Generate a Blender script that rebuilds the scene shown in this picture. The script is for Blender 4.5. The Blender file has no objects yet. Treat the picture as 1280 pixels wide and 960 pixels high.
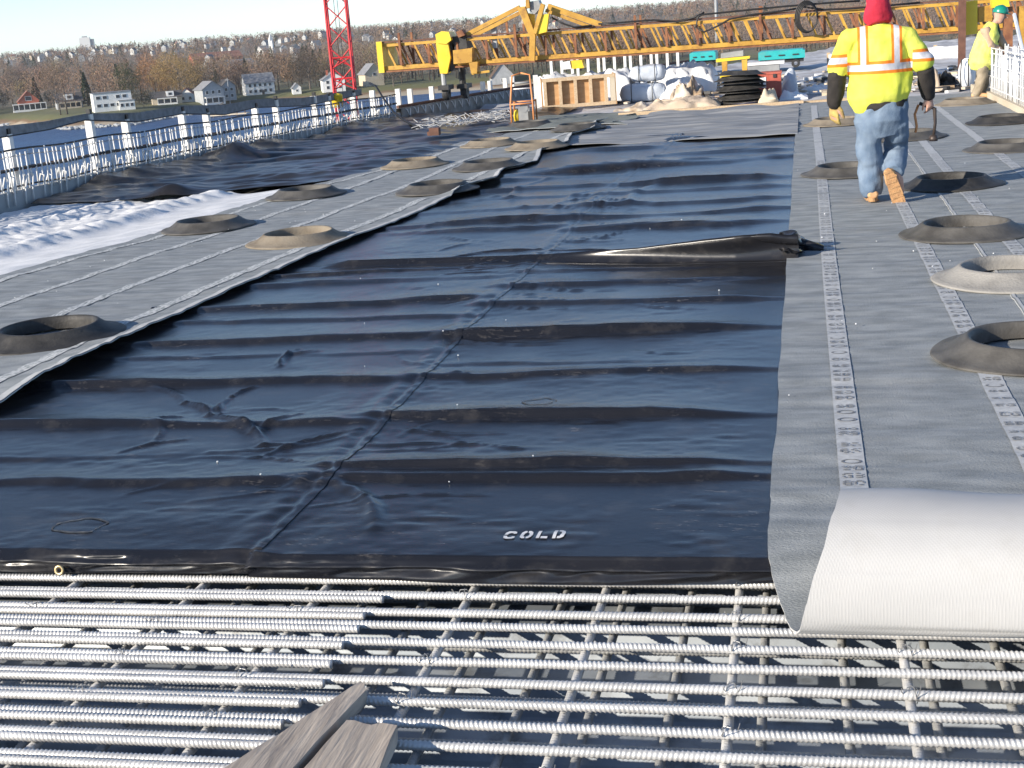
import bpy, bmesh, math, random
import numpy as np
from mathutils import Vector, Matrix
random.seed(7)
RS = np.random.RandomState(11)
sc = bpy.context.scene
C = sc.collection
rad = math.radians

# ------------------------------------------------------------------ camera
F_PX, EYE = 1700.0, 1.68
_vp = (1005.0, 8.0); _rho = rad(4.5)
_d = np.array([(_vp[0]-640)/F_PX, (_vp[1]-480)/F_PX, 1.0]); _d /= np.linalg.norm(_d)
_l = np.array([math.cos(_rho), -math.sin(_rho), 0.0])
_n = np.cross(_d, _l); _n /= np.linalg.norm(_n)
if _n[1] > 0: _n = -_n
_x = np.cross(_d, _n)
if _x[0] < 0: _x = -_x
W2C = np.array([_x, _d, _n])            # rows: world x, y, z in (right, down, forward) camera axes
cam_data = bpy.data.cameras.new('camera')
cam = bpy.data.objects.new('camera', cam_data); C.objects.link(cam)
rot = Matrix(((W2C[0][0], -W2C[0][1], -W2C[0][2]),
              (W2C[1][0], -W2C[1][1], -W2C[1][2]),
              (W2C[2][0], -W2C[2][1], -W2C[2][2])))
cam.matrix_world = Matrix.Translation((0, 0, EYE)) @ rot.to_4x4()
cam_data.sensor_fit = 'HORIZONTAL'; cam_data.sensor_width = 36.0
cam_data.lens = 36.0*F_PX/1280.0
cam_data.clip_start = 0.05; cam_data.clip_end = 20000
sc.camera = cam

# ------------------------------------------------------------------ light
SUN_EL, SUN_AZ = rad(19.0), rad(226.0)      # azimuth clockwise from +Y: behind the viewer, to the left
world = bpy.data.worlds.new('World'); sc.world = world; world.use_nodes = True
wn = world.node_tree.nodes; wl = world.node_tree.links
sky = wn.new('ShaderNodeTexSky'); sky.sky_type = 'NISHITA'; sky.sun_disc = False
sky.sun_elevation = SUN_EL; sky.sun_rotation = SUN_AZ
sky.air_density = 0.62; sky.dust_density = 0.05; sky.ozone_density = 1.55
wl.new(sky.outputs[0], wn['Background'].inputs[0])
wn['Background'].inputs[1].default_value = 0.13
sun_d = bpy.data.lights.new('sun', 'SUN'); sun_d.energy = 4.6; sun_d.angle = rad(0.5); sun_d.color = (1.0, 0.90, 0.76)
sun = bpy.data.objects.new('sun', sun_d); C.objects.link(sun)
to_sun = Vector((math.sin(SUN_AZ)*math.cos(SUN_EL), math.cos(SUN_AZ)*math.cos(SUN_EL), math.sin(SUN_EL)))
sun.rotation_euler = to_sun.to_track_quat('Z', 'Y').to_euler()
sc.view_settings.view_transform = 'Standard'; sc.view_settings.look = 'None'
sc.view_settings.exposure = 0.75; sc.view_settings.gamma = 1.0
sc.cycles.max_bounces = 6

# ------------------------------------------------------------------ helpers
def ray(u, v): return W2C @ np.array([(u-640)/F_PX, (v-480)/F_PX, 1.0])
def px(u, v, z=0.0):                       # photo point -> world point on the level z
    r = ray(u, v); t = (z-EYE)/r[2]; p = r*t; p[2] += EYE; return p
def pxY(u, v, Y):                          # photo point -> world point at the distance Y
    r = ray(u, v); t = Y/r[1]; p = r*t; p[2] += EYE; return p
def lerp(xs, pts):
    a = np.array(pts, float); return np.interp(xs, a[:, 0], a[:, 1])
def _h(ix, iy, s):
    v = np.sin(ix*127.1 + iy*311.7 + s*74.7)*43758.5453
    return v - np.floor(v)
def vn(x, y, s=0):                         # smooth value noise, -1..1
    x = np.asarray(x, float); y = np.asarray(y, float)
    ix = np.floor(x); iy = np.floor(y); fx = x-ix; fy = y-iy
    fx = fx*fx*fx*(fx*(fx*6-15)+10); fy = fy*fy*fy*(fy*(fy*6-15)+10)
    a = _h(ix, iy, s); b = _h(ix+1, iy, s); c = _h(ix, iy+1, s); d = _h(ix+1, iy+1, s)
    return ((a*(1-fx)+b*fx)*(1-fy) + (c*(1-fx)+d*fx)*fy)*2-1
def sst(a, b, x):
    t = np.clip((x-a)/(b-a), 0, 1); return t*t*(3-2*t)

def tag(o, label=None, cat=None, group=None, kind=None):
    if label: o['label'] = label
    if cat: o['category'] = cat
    if group: o['group'] = group
    if kind: o['kind'] = kind
    return o
def thing(name, label, cat, loc=(0, 0, 0), rz=0.0, group=None):
    o = bpy.data.objects.new(name, None); C.objects.link(o)
    o.location = loc; o.rotation_euler = (0, 0, rz); o.empty_display_size = 0.1
    return tag(o, label, cat, group)
def link(name, me, parent=None, loc=(0, 0, 0), rot=(0, 0, 0), scale=(1, 1, 1)):
    o = bpy.data.objects.new(name, me); C.objects.link(o)
    o.location = loc; o.rotation_euler = rot; o.scale = scale
    if parent: o.parent = parent
    return o
def copy_tree(o, parent=None):
    c = o.copy(); C.objects.link(c); c.parent = parent
    for ch in list(o.children): copy_tree(ch, c)
    return c

class MB:
    """collects vertices and faces, then makes ONE mesh"""
    def __init__(s): s.v = []; s.f = []; s.m = []; s.n = 0
    def add(s, verts, faces, mi=0):
        b = s.n
        s.v.extend([tuple(p) for p in verts]); s.n += len(verts)
        for f in faces: s.f.append(tuple(b+i for i in f)); s.m.append(mi)
    def box(s, c, d, mi=0, R=None, taper=1.0):
        x, y, z = d[0]/2, d[1]/2, d[2]/2
        P = [Vector((sx*x*(taper if sz > 0 else 1), sy*y*(taper if sz > 0 else 1), sz*z)) for sz in (-1, 1) for sy in (-1, 1) for sx in (-1, 1)]
        if R is not None: P = [R @ p for p in P]
        P = [p+Vector(c) for p in P]
        s.add(P, [(0, 2, 3, 1), (4, 5, 7, 6), (0, 1, 5, 4), (2, 6, 7, 3), (0, 4, 6, 2), (1, 3, 7, 5)], mi)
    def beam(s, a, b, w, h, mi=0, up=(0, 0, 1)):
        a = Vector(a); b = Vector(b); d = b-a; L = d.length; d.normalize()
        u = Vector(up)
        if abs(d.dot(u)) > .97: u = Vector((0, 1, 0))
        sx = d.cross(u).normalized(); sz = sx.cross(d).normalized()
        P = []
        for p in (a, b):
            for i, j in ((-1, -1), (1, -1), (1, 1), (-1, 1)): P.append(p+sx*(i*w/2)+sz*(j*h/2))
        s.add(P, [(0, 1, 2, 3), (7, 6, 5, 4), (0, 4, 5, 1), (1, 5, 6, 2), (2, 6, 7, 3), (3, 7, 4, 0)], mi)
    def tube(s, path, r, n=8, mi=0, cap=True):
        P = [Vector(p) for p in path]; rs = r if hasattr(r, '__len__') else [r]*len(P)
        prev = None; rings = []
        for i, p in enumerate(P):
            d = (P[min(i+1, len(P)-1)]-P[max(i-1, 0)]).normalized()
            if prev is None:
                u = Vector((0, 0, 1)) if abs(d.z) < .9 else Vector((0, 1, 0))
            else: u = prev
            a = d.cross(u)
            if a.length < 1e-6: a = d.cross(Vector((1, .1, 0)))
            a.normalize(); b = a.cross(d).normalized(); prev = b
            rings.append([p+a*(rs[i]*math.cos(2*math.pi*k/n))+b*(rs[i]*math.sin(2*math.pi*k/n)) for k in range(n)])
        V = [q for rg in rings for q in rg]; Fc = []
        for i in range(len(P)-1):
            for k in range(n):
                k2 = (k+1) % n; Fc.append((i*n+k, i*n+k2, (i+1)*n+k2, (i+1)*n+k))
        if cap: Fc.append(tuple(range(n-1, -1, -1))); Fc.append(tuple((len(P)-1)*n+k for k in range(n)))
        s.add(V, Fc, mi)
    def lathe(s, prof, n=32, c=(0, 0, 0), mi=0, closed=False, wob=0.0, seed=0, R=None):
        V = []; m = len(prof)
        for k in range(n):
            a = 2*math.pi*k/n; w = 1+wob*math.sin(a*3+seed)+wob*.6*math.sin(a*5+seed*2.3)
            for r, z in prof:
                p = Vector((r*w*math.cos(a), r*w*math.sin(a), z*(1+wob*2*math.sin(a*2+seed*1.7))))
                if R is not None: p = R @ p
                V.append(p+Vector(c))
        Fc = []
        for k in range(n):
            k2 = (k+1) % n
            for i in range(m-1 if not closed else m):
                j = (i+1) % m
                Fc.append((k*m+i, k2*m+i, k2*m+j, k*m+j))
        s.add(V, Fc, mi)
    def ell(s, c, r, nu=10, nv=6, mi=0, noise=0.0, seed=0, flat=-9):
        V = []
        for j in range(nv+1):
            t = math.pi*j/nv
            for i in range(nu):
                a = 2*math.pi*i/nu
                k = 1+noise*float(vn(i*1.37+seed*3.1 if j not in (0, nv) else seed, j*1.9, seed))
                z = r[2]*math.cos(t)*k
                V.append((c[0]+r[0]*math.sin(t)*math.cos(a)*k, c[1]+r[1]*math.sin(t)*math.sin(a)*k, c[2]+max(z, flat)))
        Fc = [(j*nu+i, (j+1)*nu+i, (j+1)*nu+(i+1) % nu, j*nu+(i+1) % nu) for j in range(nv) for i in range(nu)]
        s.add(V, Fc, mi)
    def grid(s, P, mi=0):
        ni, nj = P.shape[:2]
        V = P.reshape(-1, 3).tolist()
        Fc = [(i*nj+j, i*nj+j+1, (i+1)*nj+j+1, (i+1)*nj+j) for i in range(ni-1) for j in range(nj-1)]
        s.add(V, Fc, mi)
    def mesh(s, name, mats, smooth=False):
        me = bpy.data.meshes.new(name); me.from_pydata([tuple(map(float, p)) for p in s.v], [], s.f)
        for m in (mats if isinstance(mats, (list, tuple)) else [mats]): me.materials.append(m)
        me.polygons.foreach_set('material_index', s.m)
        if smooth: me.polygons.foreach_set('use_smooth', [True]*len(s.f))
        me.update(); return me
    def build(s, name, mats, parent=None, smooth=False, loc=(0, 0, 0), rot=(0, 0, 0)):
        return link(name, s.mesh(name, mats, smooth), parent, loc, rot)

def np_mesh(name, V, F, mats, smooth=True, mi=None):
    """fast mesh from arrays (all quads or all triangles)"""
    V = np.asarray(V, np.float32); F = np.asarray(F, np.int32); k = F.shape[1]
    me = bpy.data.meshes.new(name)
    me.vertices.add(len(V)); me.vertices.foreach_set('co', V.ravel())
    me.loops.add(F.size); me.loops.foreach_set('vertex_index', F.ravel())
    me.polygons.add(len(F)); me.polygons.foreach_set('loop_start', np.arange(0, F.size, k, dtype=np.int32))
    for m in (mats if isinstance(mats, (list, tuple)) else [mats]): me.materials.append(m)
    if mi is not None: me.polygons.foreach_set('material_index', np.asarray(mi, np.int32))
    me.polygons.foreach_set('use_smooth', np.full(len(F), smooth, dtype=bool))
    me.update(calc_edges=True); me.validate(); return me
def grid_faces(ni, nj, flip=False):
    i, j = np.meshgrid(np.arange(ni-1), np.arange(nj-1), indexing='ij')
    a = (i*nj+j).ravel(); F = np.stack([a, a+1, a+nj+1, a+nj], 1)
    return F[:, ::-1] if flip else F
def sheet(name, P, t, mats, parent=None, smooth=True, under=1):
    """a thin sheet with an upper face (slot 0), an underside and rim (slot 1). P[i,j] with i x j pointing DOWN unless flipped"""
    ni, nj = P.shape[:2]
    di = np.gradient(P, axis=0); dj = np.gradient(P, axis=1)
    N = np.cross(dj, di); N /= (np.linalg.norm(N, axis=2, keepdims=True)+1e-12)
    if N[ni//2, nj//4, 2] < 0 and N[0, nj//4, 2] < 0: N = -N; fl = True
    else: fl = False
    Q = P-N*t
    V = np.concatenate([P.reshape(-1, 3), Q.reshape(-1, 3)]); o = ni*nj
    T = grid_faces(ni, nj, fl); B = grid_faces(ni, nj, not fl)+o
    rim = []
    bl = [(i, 0) for i in range(ni)]+[(ni-1, j) for j in range(1, nj)]+[(i, nj-1) for i in range(ni-2, -1, -1)]+[(0, j) for j in range(nj-2, -1, -1)]
    for a, b in zip(bl[:-1], bl[1:]):
        ia = a[0]*nj+a[1]; ib = b[0]*nj+b[1]; rim.append((ia, ib, ib+o, ia+o))
    F = np.concatenate([T, B, np.array(rim)])
    mi = np.concatenate([np.zeros(len(T)), np.full(len(B)+len(rim), under)]).astype(int)
    me = np_mesh(name, V, F, mats, smooth, mi)
    e = me.attributes.new('sharp_edge', 'BOOLEAN', 'EDGE')
    key = {}
    ev = np.zeros(len(me.edges)*2, np.int32); me.edges.foreach_get('vertices', ev); ev = ev.reshape(-1, 2)
    onb = np.zeros(2*o, bool)
    for a in bl: onb[a[0]*nj+a[1]] = True; onb[a[0]*nj+a[1]+o] = True
    e.data.foreach_set('value', (onb[ev[:, 0]] & onb[ev[:, 1]]))
    return link(name, me, parent)

# ------------------------------------------------------------------ materials
def mat(name, col, col2=None, scale=6.0, rough=.7, bump=0.0, bscale=60.0, metal=0.0, spec=.5, detail=5.0, stretch=(1, 1, 1), ramp=(.35, .65), dirt_or_shade=None, dscale=2.0, damt=.5):
    m = bpy.data.materials.new(name); m.use_nodes = True
    nt = m.node_tree; N = nt.nodes; L = nt.links; b = N['Principled BSDF']
    b.inputs['Roughness'].default_value = rough; b.inputs['Metallic'].default_value = metal
    b.inputs['Specular IOR Level'].default_value = spec
    col = tuple(col)+(1,)
    b.inputs['Base Color'].default_value = col
    tc = N.new('ShaderNodeTexCoord'); mp = N.new('ShaderNodeMapping'); mp.inputs['Scale'].default_value = stretch
    L.new(tc.outputs['Object'], mp.inputs[0])
    out = None
    if col2 is not None:
        nz = N.new('ShaderNodeTexNoise'); nz.inputs['Scale'].default_value = scale; nz.inputs['Detail'].default_value = detail
        L.new(mp.outputs[0], nz.inputs['Vector'])
        r = N.new('ShaderNodeValToRGB'); r.color_ramp.elements[0].position = ramp[0]; r.color_ramp.elements[1].position = ramp[1]
        r.color_ramp.elements[0].color = col; r.color_ramp.elements[1].color = tuple(col2)+(1,)
        L.new(nz.outputs['Fac'], r.inputs[0]); out = r.outputs[0]
        if dirt_or_shade is not None:
            n2 = N.new('ShaderNodeTexNoise'); n2.inputs['Scale'].default_value = dscale; n2.inputs['Detail'].default_value = 8; n2.inputs['Roughness'].default_value = .7
            L.new(tc.outputs['Object'], n2.inputs['Vector'])
            mr = N.new('ShaderNodeMapRange'); mr.inputs[1].default_value = .52; mr.inputs[2].default_value = .75; mr.inputs[4].default_value = damt
            L.new(n2.outputs['Fac'], mr.inputs[0])
            mx = N.new('ShaderNodeMix'); mx.data_type = 'RGBA'; mx.inputs[7].default_value = tuple(dirt_or_shade)+(1,)
            L.new(mr.outputs[0], mx.inputs[0]); L.new(out, mx.inputs[6]); out = mx.outputs[2]
        L.new(out, b.inputs['Base Color'])
    if bump:
        nb = N.new('ShaderNodeTexNoise'); nb.inputs['Scale'].default_value = bscale; nb.inputs['Detail'].default_value = 4
        L.new(mp.outputs[0], nb.inputs['Vector'])
        bp = N.new('ShaderNodeBump'); bp.inputs['Strength'].default_value = bump; bp.inputs['Distance'].default_value = .01
        L.new(nb.outputs['Fac'], bp.inputs['Height']); L.new(bp.outputs[0], b.inputs['Normal'])
    return m
M = {}
M['plastic'] = mat('black_plastic', (.011, .012, .016), (.017, .017, .020), 3.0, .27, .05, 50, spec=.40, stretch=(.6, 1.5, 1), dirt_or_shade=(.12, .11, .10), dscale=4.4, damt=.30)
M['plastic_old'] = mat('dusty_black_plastic', (.016, .015, .016), (.028, .025, .024), 2.0, .30, .12, 40, spec=.5)
M['pale_sheet'] = mat('pale_plastic', (.17, .175, .18), (.34, .34, .335), 2.2, .6, .3, 30, stretch=(.4, 2, 1))
M['mat'] = mat('grey_matting', (.215, .232, .240), (.325, .342, .348), 7.0, .85, .5, 160, spec=.25, detail=9, stretch=(.6, 1.5, 1), dirt_or_shade=(.28, .27, .245), dscale=1.3, damt=.4)
M['mat_white'] = mat('white_matting_underside', (.41, .408, .405), (.47, .466, .46), 3.0, .75, dirt_or_shade=(.33, .32, .30), dscale=3, damt=.5)
M['mat_edge'] = mat('pale_matting_edge', (.40, .41, .41), (.5, .5, .49), 20, .8)
M['strip'] = mat('printed_strip', (.36, .37, .38), (.50, .51, .51), 34, .8, spec=.25, ramp=(.3, .7))
M['strip_old'] = mat('worn_strip', (.24, .26, .26), (.56, .57, .56), 26, .8, spec=.25, ramp=(.38, .56), stretch=(2.5, 1, 1))
M['ink'] = mat('grey_ink', (.13, .135, .15), (.24, .245, .25), 60, .8)
M['white_paint'] = mat('white_stencil_paint', (.74, .74, .74), (.6, .6, .6), 60, .6)
M['white_sheet'] = mat('white_sheet', (.60, .61, .62), (.78, .775, .77), 4.0, .8, .3, 40, dirt_or_shade=(.42, .43, .45), dscale=3, damt=.7)
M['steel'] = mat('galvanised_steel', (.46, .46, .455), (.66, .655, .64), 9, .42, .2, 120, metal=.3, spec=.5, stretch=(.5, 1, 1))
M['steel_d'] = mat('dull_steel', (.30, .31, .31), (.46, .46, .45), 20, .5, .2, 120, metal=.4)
M['pan'] = mat('galvanised_form', (.27, .31, .36), (.45, .49, .53), 3, .45, metal=.3, dirt_or_shade=(.06, .05, .04), dscale=5.0, damt=.9)  # dark patches mix dirt with painted shade for the gaps between bars
M['wire'] = mat('tie_wire', (.26, .26, .26), rough=.45, metal=.5)
M['rub_dark'] = mat('dark_rubber', (.026, .025, .024), (.052, .049, .046), 7, .6, .25, 60, spec=.3, dirt_or_shade=(.13, .12, .105), dscale=5, damt=.5)
M['rub_grey'] = mat('dusty_rubber', (.062, .058, .053), (.11, .104, .095), 6, .6, .25, 60, spec=.25, dirt_or_shade=(.14, .132, .12), dscale=5, damt=.6)
M['rub_tan'] = mat('tan_rubber', (.17, .14, .105), (.27, .23, .175), 6, .85, .4, 60, spec=.25, dirt_or_shade=(.10, .09, .08), dscale=6, damt=.6)
M['board'] = mat('weathered_board', (.33, .28, .235), (.50, .43, .355), 4, .85, .35, 9, spec=.15, stretch=(9, .8, 9), dirt_or_shade=(.25, .21, .195), dscale=7, damt=.7)
M['wood'] = mat('new_lumber', (.50, .36, .22), (.60, .46, .30), 8, .75, .2, 40, stretch=(4, 1, 4))
M['ply'] = mat('plywood', (.42, .24, .11), (.52, .32, .16), 4, .75, stretch=(1, 1, 3))
M['concrete'] = mat('grey_concrete', (.22, .22, .21), (.33, .33, .32), 5, .85, .4, 40, dirt_or_shade=(.15, .14, .13), dscale=2)
M['site'] = mat('frosty_deck', (.34, .33, .33), (.62, .62, .63), 1.1, .8, .4, 20, dirt_or_shade=(.16, .14, .12), dscale=1.2, damt=.8)
M['postw'] = mat('white_post', (.68, .66, .62), (.80, .79, .76), 5, .6)
M['band'] = mat('grey_netting', (.17, .175, .185), (.25, .255, .265), 12, .8, .3, 60)
M['cable'] = mat('black_cable', (.012, .012, .013), rough=.5)
M['rod'] = mat('coated_rod', (.60, .60, .60), (.74, .74, .73), 9, .5)
M['rust'] = mat('rusty_steel', (.16, .06, .03), (.28, .12, .05), 7, .75, .3, 60)
M['rustd'] = mat('dark_rust', (.10, .045, .03), (.16, .075, .05), 7, .75)
M['yellow'] = mat('yellow_paint', (.42, .225, .03), (.57, .33, .05), 3, .55, .2, 30, dirt_or_shade=(.20, .08, .025), dscale=4.5, damt=.95)
M['yellow_b'] = mat('bright_yellow_paint', (.78, .52, .02), (.82, .58, .04), 3, .45, dirt_or_shade=(.4, .2, .03), dscale=2, damt=.5)
M['redp'] = mat('red_paint', (.55, .025, .03), (.66, .04, .045), 3, .45)
M['redbox'] = mat('faded_red_paint', (.38, .075, .05), (.48, .12, .08), 5, .6)
M['teal'] = mat('teal_paint', (.02, .36, .36), (.03, .42, .42), 4, .45, dirt_or_shade=(.2, .3, .3), dscale=3)
M['dark'] = mat('dark_machine', (.02, .02, .022), (.04, .04, .04), 6, .6)
M['grey'] = mat('grey_machine', (.22, .23, .24), (.32, .33, .33), 5, .5)
M['white'] = mat('white_surface', (.74, .74, .73), (.80, .80, .79), 4, .6)
M['tarp'] = mat('white_tarp', (.68, .70, .73), (.80, .81, .82), 2, .6, .4, 12)
M['tarp_b'] = mat('blue_grey_or_shaded_wrap', (.42, .46, .52), (.54, .58, .63), 2.5, .5, .4, 14)  # on the white bales this blue grey is painted shade
M['burlap'] = mat('tan_burlap', (.46, .36, .26), (.58, .47, .36), 4, .9, .5, 25)
M['orange'] = mat('orange_frame', (.60, .22, .07), (.68, .30, .12), 5, .6)
M['debris'] = mat('debris', (.30, .21, .13), (.62, .55, .46), 3.5, .9)
M['glass'] = mat('window_glass', (.03, .035, .045), rough=.15, spec=.6)
M['hwhite'] = mat('white_siding', (.70, .70, .68), (.76, .76, .74), 1, .7)
M['hred'] = mat('red_siding', (.34, .095, .055), (.40, .12, .07), 1, .8)
M['hgrey'] = mat('grey_siding', (.30, .32, .33), (.38, .39, .40), 1, .8)
M['hbrown'] = mat('brown_shingle', (.085, .055, .04), (.12, .08, .055), 1, .9)
M['htan'] = mat('tan_siding', (.52, .44, .32), (.58, .5, .38), 1, .8)
M['roofg'] = mat('grey_roof', (.17, .175, .19), (.25, .255, .27), 1, .85)
M['roofd'] = mat('dark_roof', (.06, .058, .06), (.09, .085, .085), 1, .85)
M['roofr'] = mat('brown_roof', (.20, .085, .06), (.26, .12, .09), 1, .85)
M['bark'] = mat('grey_bark', (.13, .105, .085), (.18, .15, .125), 2, .9)
M['hpale'] = mat('weathered_siding', (.42, .42, .41), (.55, .55, .53), 1, .8)
M['rub_white'] = mat('whitish_rubber', (.22, .21, .195), (.33, .315, .29), 6, .85, .4, 60, spec=.25, dirt_or_shade=(.16, .15, .14), dscale=6, damt=.6)
def add_weave(m, sc_, st):
    nt = m.node_tree; N = nt.nodes; L = nt.links; tc = N.new('ShaderNodeTexCoord'); o = None
    for rz in (.6, -.75):
        mp = N.new('ShaderNodeMapping'); mp.inputs['Rotation'].default_value = (0, 0, rz); L.new(tc.outputs['Object'], mp.inputs[0])
        w = N.new('ShaderNodeTexWave'); w.inputs['Scale'].default_value = sc_; w.inputs['Distortion'].default_value = 1.2; w.inputs['Detail'].default_value = 2; L.new(mp.outputs[0], w.inputs[0])
        if o is None: o = w.outputs['Fac']
        else:
            a = N.new('ShaderNodeMath'); a.operation = 'MULTIPLY'; L.new(o, a.inputs[0]); L.new(w.outputs['Fac'], a.inputs[1]); o = a.outputs[0]
    bp = N.new('ShaderNodeBump'); bp.inputs['Strength'].default_value = st; bp.inputs['Distance'].default_value = .004
    L.new(o, bp.inputs['Height']); L.new(bp.outputs[0], N['Principled BSDF'].inputs['Normal'])
add_weave(M['mat_white'], 42, .11)
def add_scuffs(m):
    nt = m.node_tree; N = nt.nodes; L = nt.links; p = N['Principled BSDF']; base = p.inputs['Base Color'].links[0].from_socket
    tc = N.new('ShaderNodeTexCoord'); f = None
    for scl, lo, hi, st in ((24, .56, .66, (.6, 1.6, 1)), (1.5, .50, .62, (1, 1, 1))):
        mp = N.new('ShaderNodeMapping'); mp.inputs['Scale'].default_value = st; L.new(tc.outputs['Object'], mp.inputs[0])
        n = N.new('ShaderNodeTexNoise'); n.inputs['Scale'].default_value = scl; n.inputs['Detail'].default_value = 7; n.inputs['Roughness'].default_value = .65; L.new(mp.outputs[0], n.inputs['Vector'])
        r = N.new('ShaderNodeMapRange'); r.inputs[1].default_value = lo; r.inputs[2].default_value = hi; L.new(n.outputs['Fac'], r.inputs[0])
        if f is None: f = r.outputs[0]
        else:
            a = N.new('ShaderNodeMath'); a.operation = 'MULTIPLY'; L.new(f, a.inputs[0]); L.new(r.outputs[0], a.inputs[1]); f = a.outputs[0]
    a = N.new('ShaderNodeMath'); a.operation = 'MULTIPLY'; a.inputs[1].default_value = .38; L.new(f, a.inputs[0])
    mx = N.new('ShaderNodeMix'); mx.data_type = 'RGBA'; mx.inputs[7].default_value = (.20, .18, .16, 1)
    L.new(a.outputs[0], mx.inputs[0]); L.new(base, mx.inputs[6]); L.new(mx.outputs[2], p.inputs['Base Color'])
add_scuffs(M['plastic'])
# ================================================================== FAR SETTING: river, shore, hills, woods, houses
_shore = [(-60, 640), (-40, 620), (-32, 611), (-29.8, 523), (-27.2, 511), (-25.9, 541), (-23, 580), (-18.5, 566), (-12, 560), (0, 520), (20, 520), (60, 520)]
def shore_r(az): return lerp(az, _shore)
_prof = [(-400, -26), (-6, -22.5), (0, -21.2), (7, -20.6), (18, -19.8), (30, -17.4), (60, -17.0), (300, -12.5), (700, -4), (1200, 5), (1900, 15), (2500, 19), (3500, 17), (9000, 12)]
def tz(x, y):
    x = np.asarray(x, float); y = np.asarray(y, float)
    r = np.hypot(x, y); az = np.degrees(np.arctan2(x, y)); d = r-shore_r(az)
    z = lerp(d, _prof)
    k = np.clip((d-60)/600, 0, 1)
    return z + k*(3.0*vn(x/420, y/420, 3)+1.5*vn(x/150, y/150, 4)) + np.clip(d/40, 0, 1)*.3*vn(x/14, y/14, 9)
def on_ground(u, v):
    r = ray(u, v)
    for Y in np.concatenate([np.arange(420, 1000, 1.0), np.arange(1000, 3500, 4.0)]):
        p = r*(Y/r[1])
        if p[2]+EYE <= float(tz(p[0], p[1])): return np.array([p[0], p[1], float(tz(p[0], p[1]))])
    p = r*(2400/r[1]); p[2] = float(tz(p[0], p[1])); return p

az = np.radians(np.linspace(-62, 62, 300))
rr = np.concatenate([np.linspace(430, 700, 90), np.geomspace(706, 9000, 70)])
A, Rr = np.meshgrid(az, rr, indexing='ij')
X = Rr*np.sin(A); Y = Rr*np.cos(A)
P = np.stack([X, Y, tz(X, Y)], 2)
def hill_mat():
    m = mat('hill_ground', (.10, .085, .055), (.20, .155, .11), .02, .95, detail=8)
    nt = m.node_tree; N = nt.nodes; L = nt.links
    # grass on the bank, sand at the water line, by height
    g = N.new('ShaderNodeNewGeometry'); s = N.new('ShaderNodeSeparateXYZ'); L.new(g.outputs['Position'], s.inputs[0])
    nz = N.new('ShaderNodeTexNoise'); nz.inputs['Scale'].default_value = .08; nz.inputs['Detail'].default_value = 6; L.new(g.outputs['Position'], nz.inputs[0])
    ad = N.new('ShaderNodeMath'); ad.operation = 'MULTIPLY_ADD'; ad.inputs[1].default_value = 2.6; L.new(nz.outputs['Fac'], ad.inputs[0]); L.new(s.outputs['Z'], ad.inputs[2])
    r = N.new('ShaderNodeMapRange'); r.inputs[1].default_value = -22; r.inputs[2].default_value = -12; L.new(ad.outputs[0], r.inputs[0])
    cr = N.new('ShaderNodeValToRGB'); e = cr.color_ramp.elements
    e[0].position = .12; e[0].color = (.20, .185, .16, 1); e[1].position = 1; e[1].color = (.15, .12, .085, 1)
    for p, c in ((.22, (.42, .36, .27)), (.30, (.40, .33, .23)), (.36, (.20, .12, .065)), (.46, (.12, .12, .045)), (.62, (.11, .115, .045)), (.8, (.16, .13, .08))):
        k = cr.color_ramp.elements.new(p); k.color = c+(1,)
    L.new(r.outputs[0], cr.inputs[0])
    L.new(cr.outputs[0], N['Principled BSDF'].inputs['Base Color'])
    return m
tag(link('hillside', np_mesh('hillside', P.reshape(-1, 3), grid_faces(*P.shape[:2], True), hill_mat())), kind='structure')
# ground sheet below everything, out to the horizon
mb = MB(); mb.add([(-15000, -3000, -27), (15000, -3000, -27), (15000, 15000, -27), (-15000, 15000, -27)], [(0, 1, 2, 3)])
tag(mb.build('river_bed', M['concrete']), kind='structure')
wm = mat('river_water', (.022, .062, .16), (.04, .10, .22), .02, .38, 1.0, .4, spec=.3, stretch=(1, 2.2, 1))
wm.node_tree.nodes['Bump'].inputs['Distance'].default_value = 1.2
mb = MB(); mb.add([(-3000, -800, -21), (3000, -800, -21), (3000, 900, -21), (-3000, 900, -21)], [(0, 1, 2, 3)])
tag(mb.build('river', wm), kind='structure')

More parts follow.
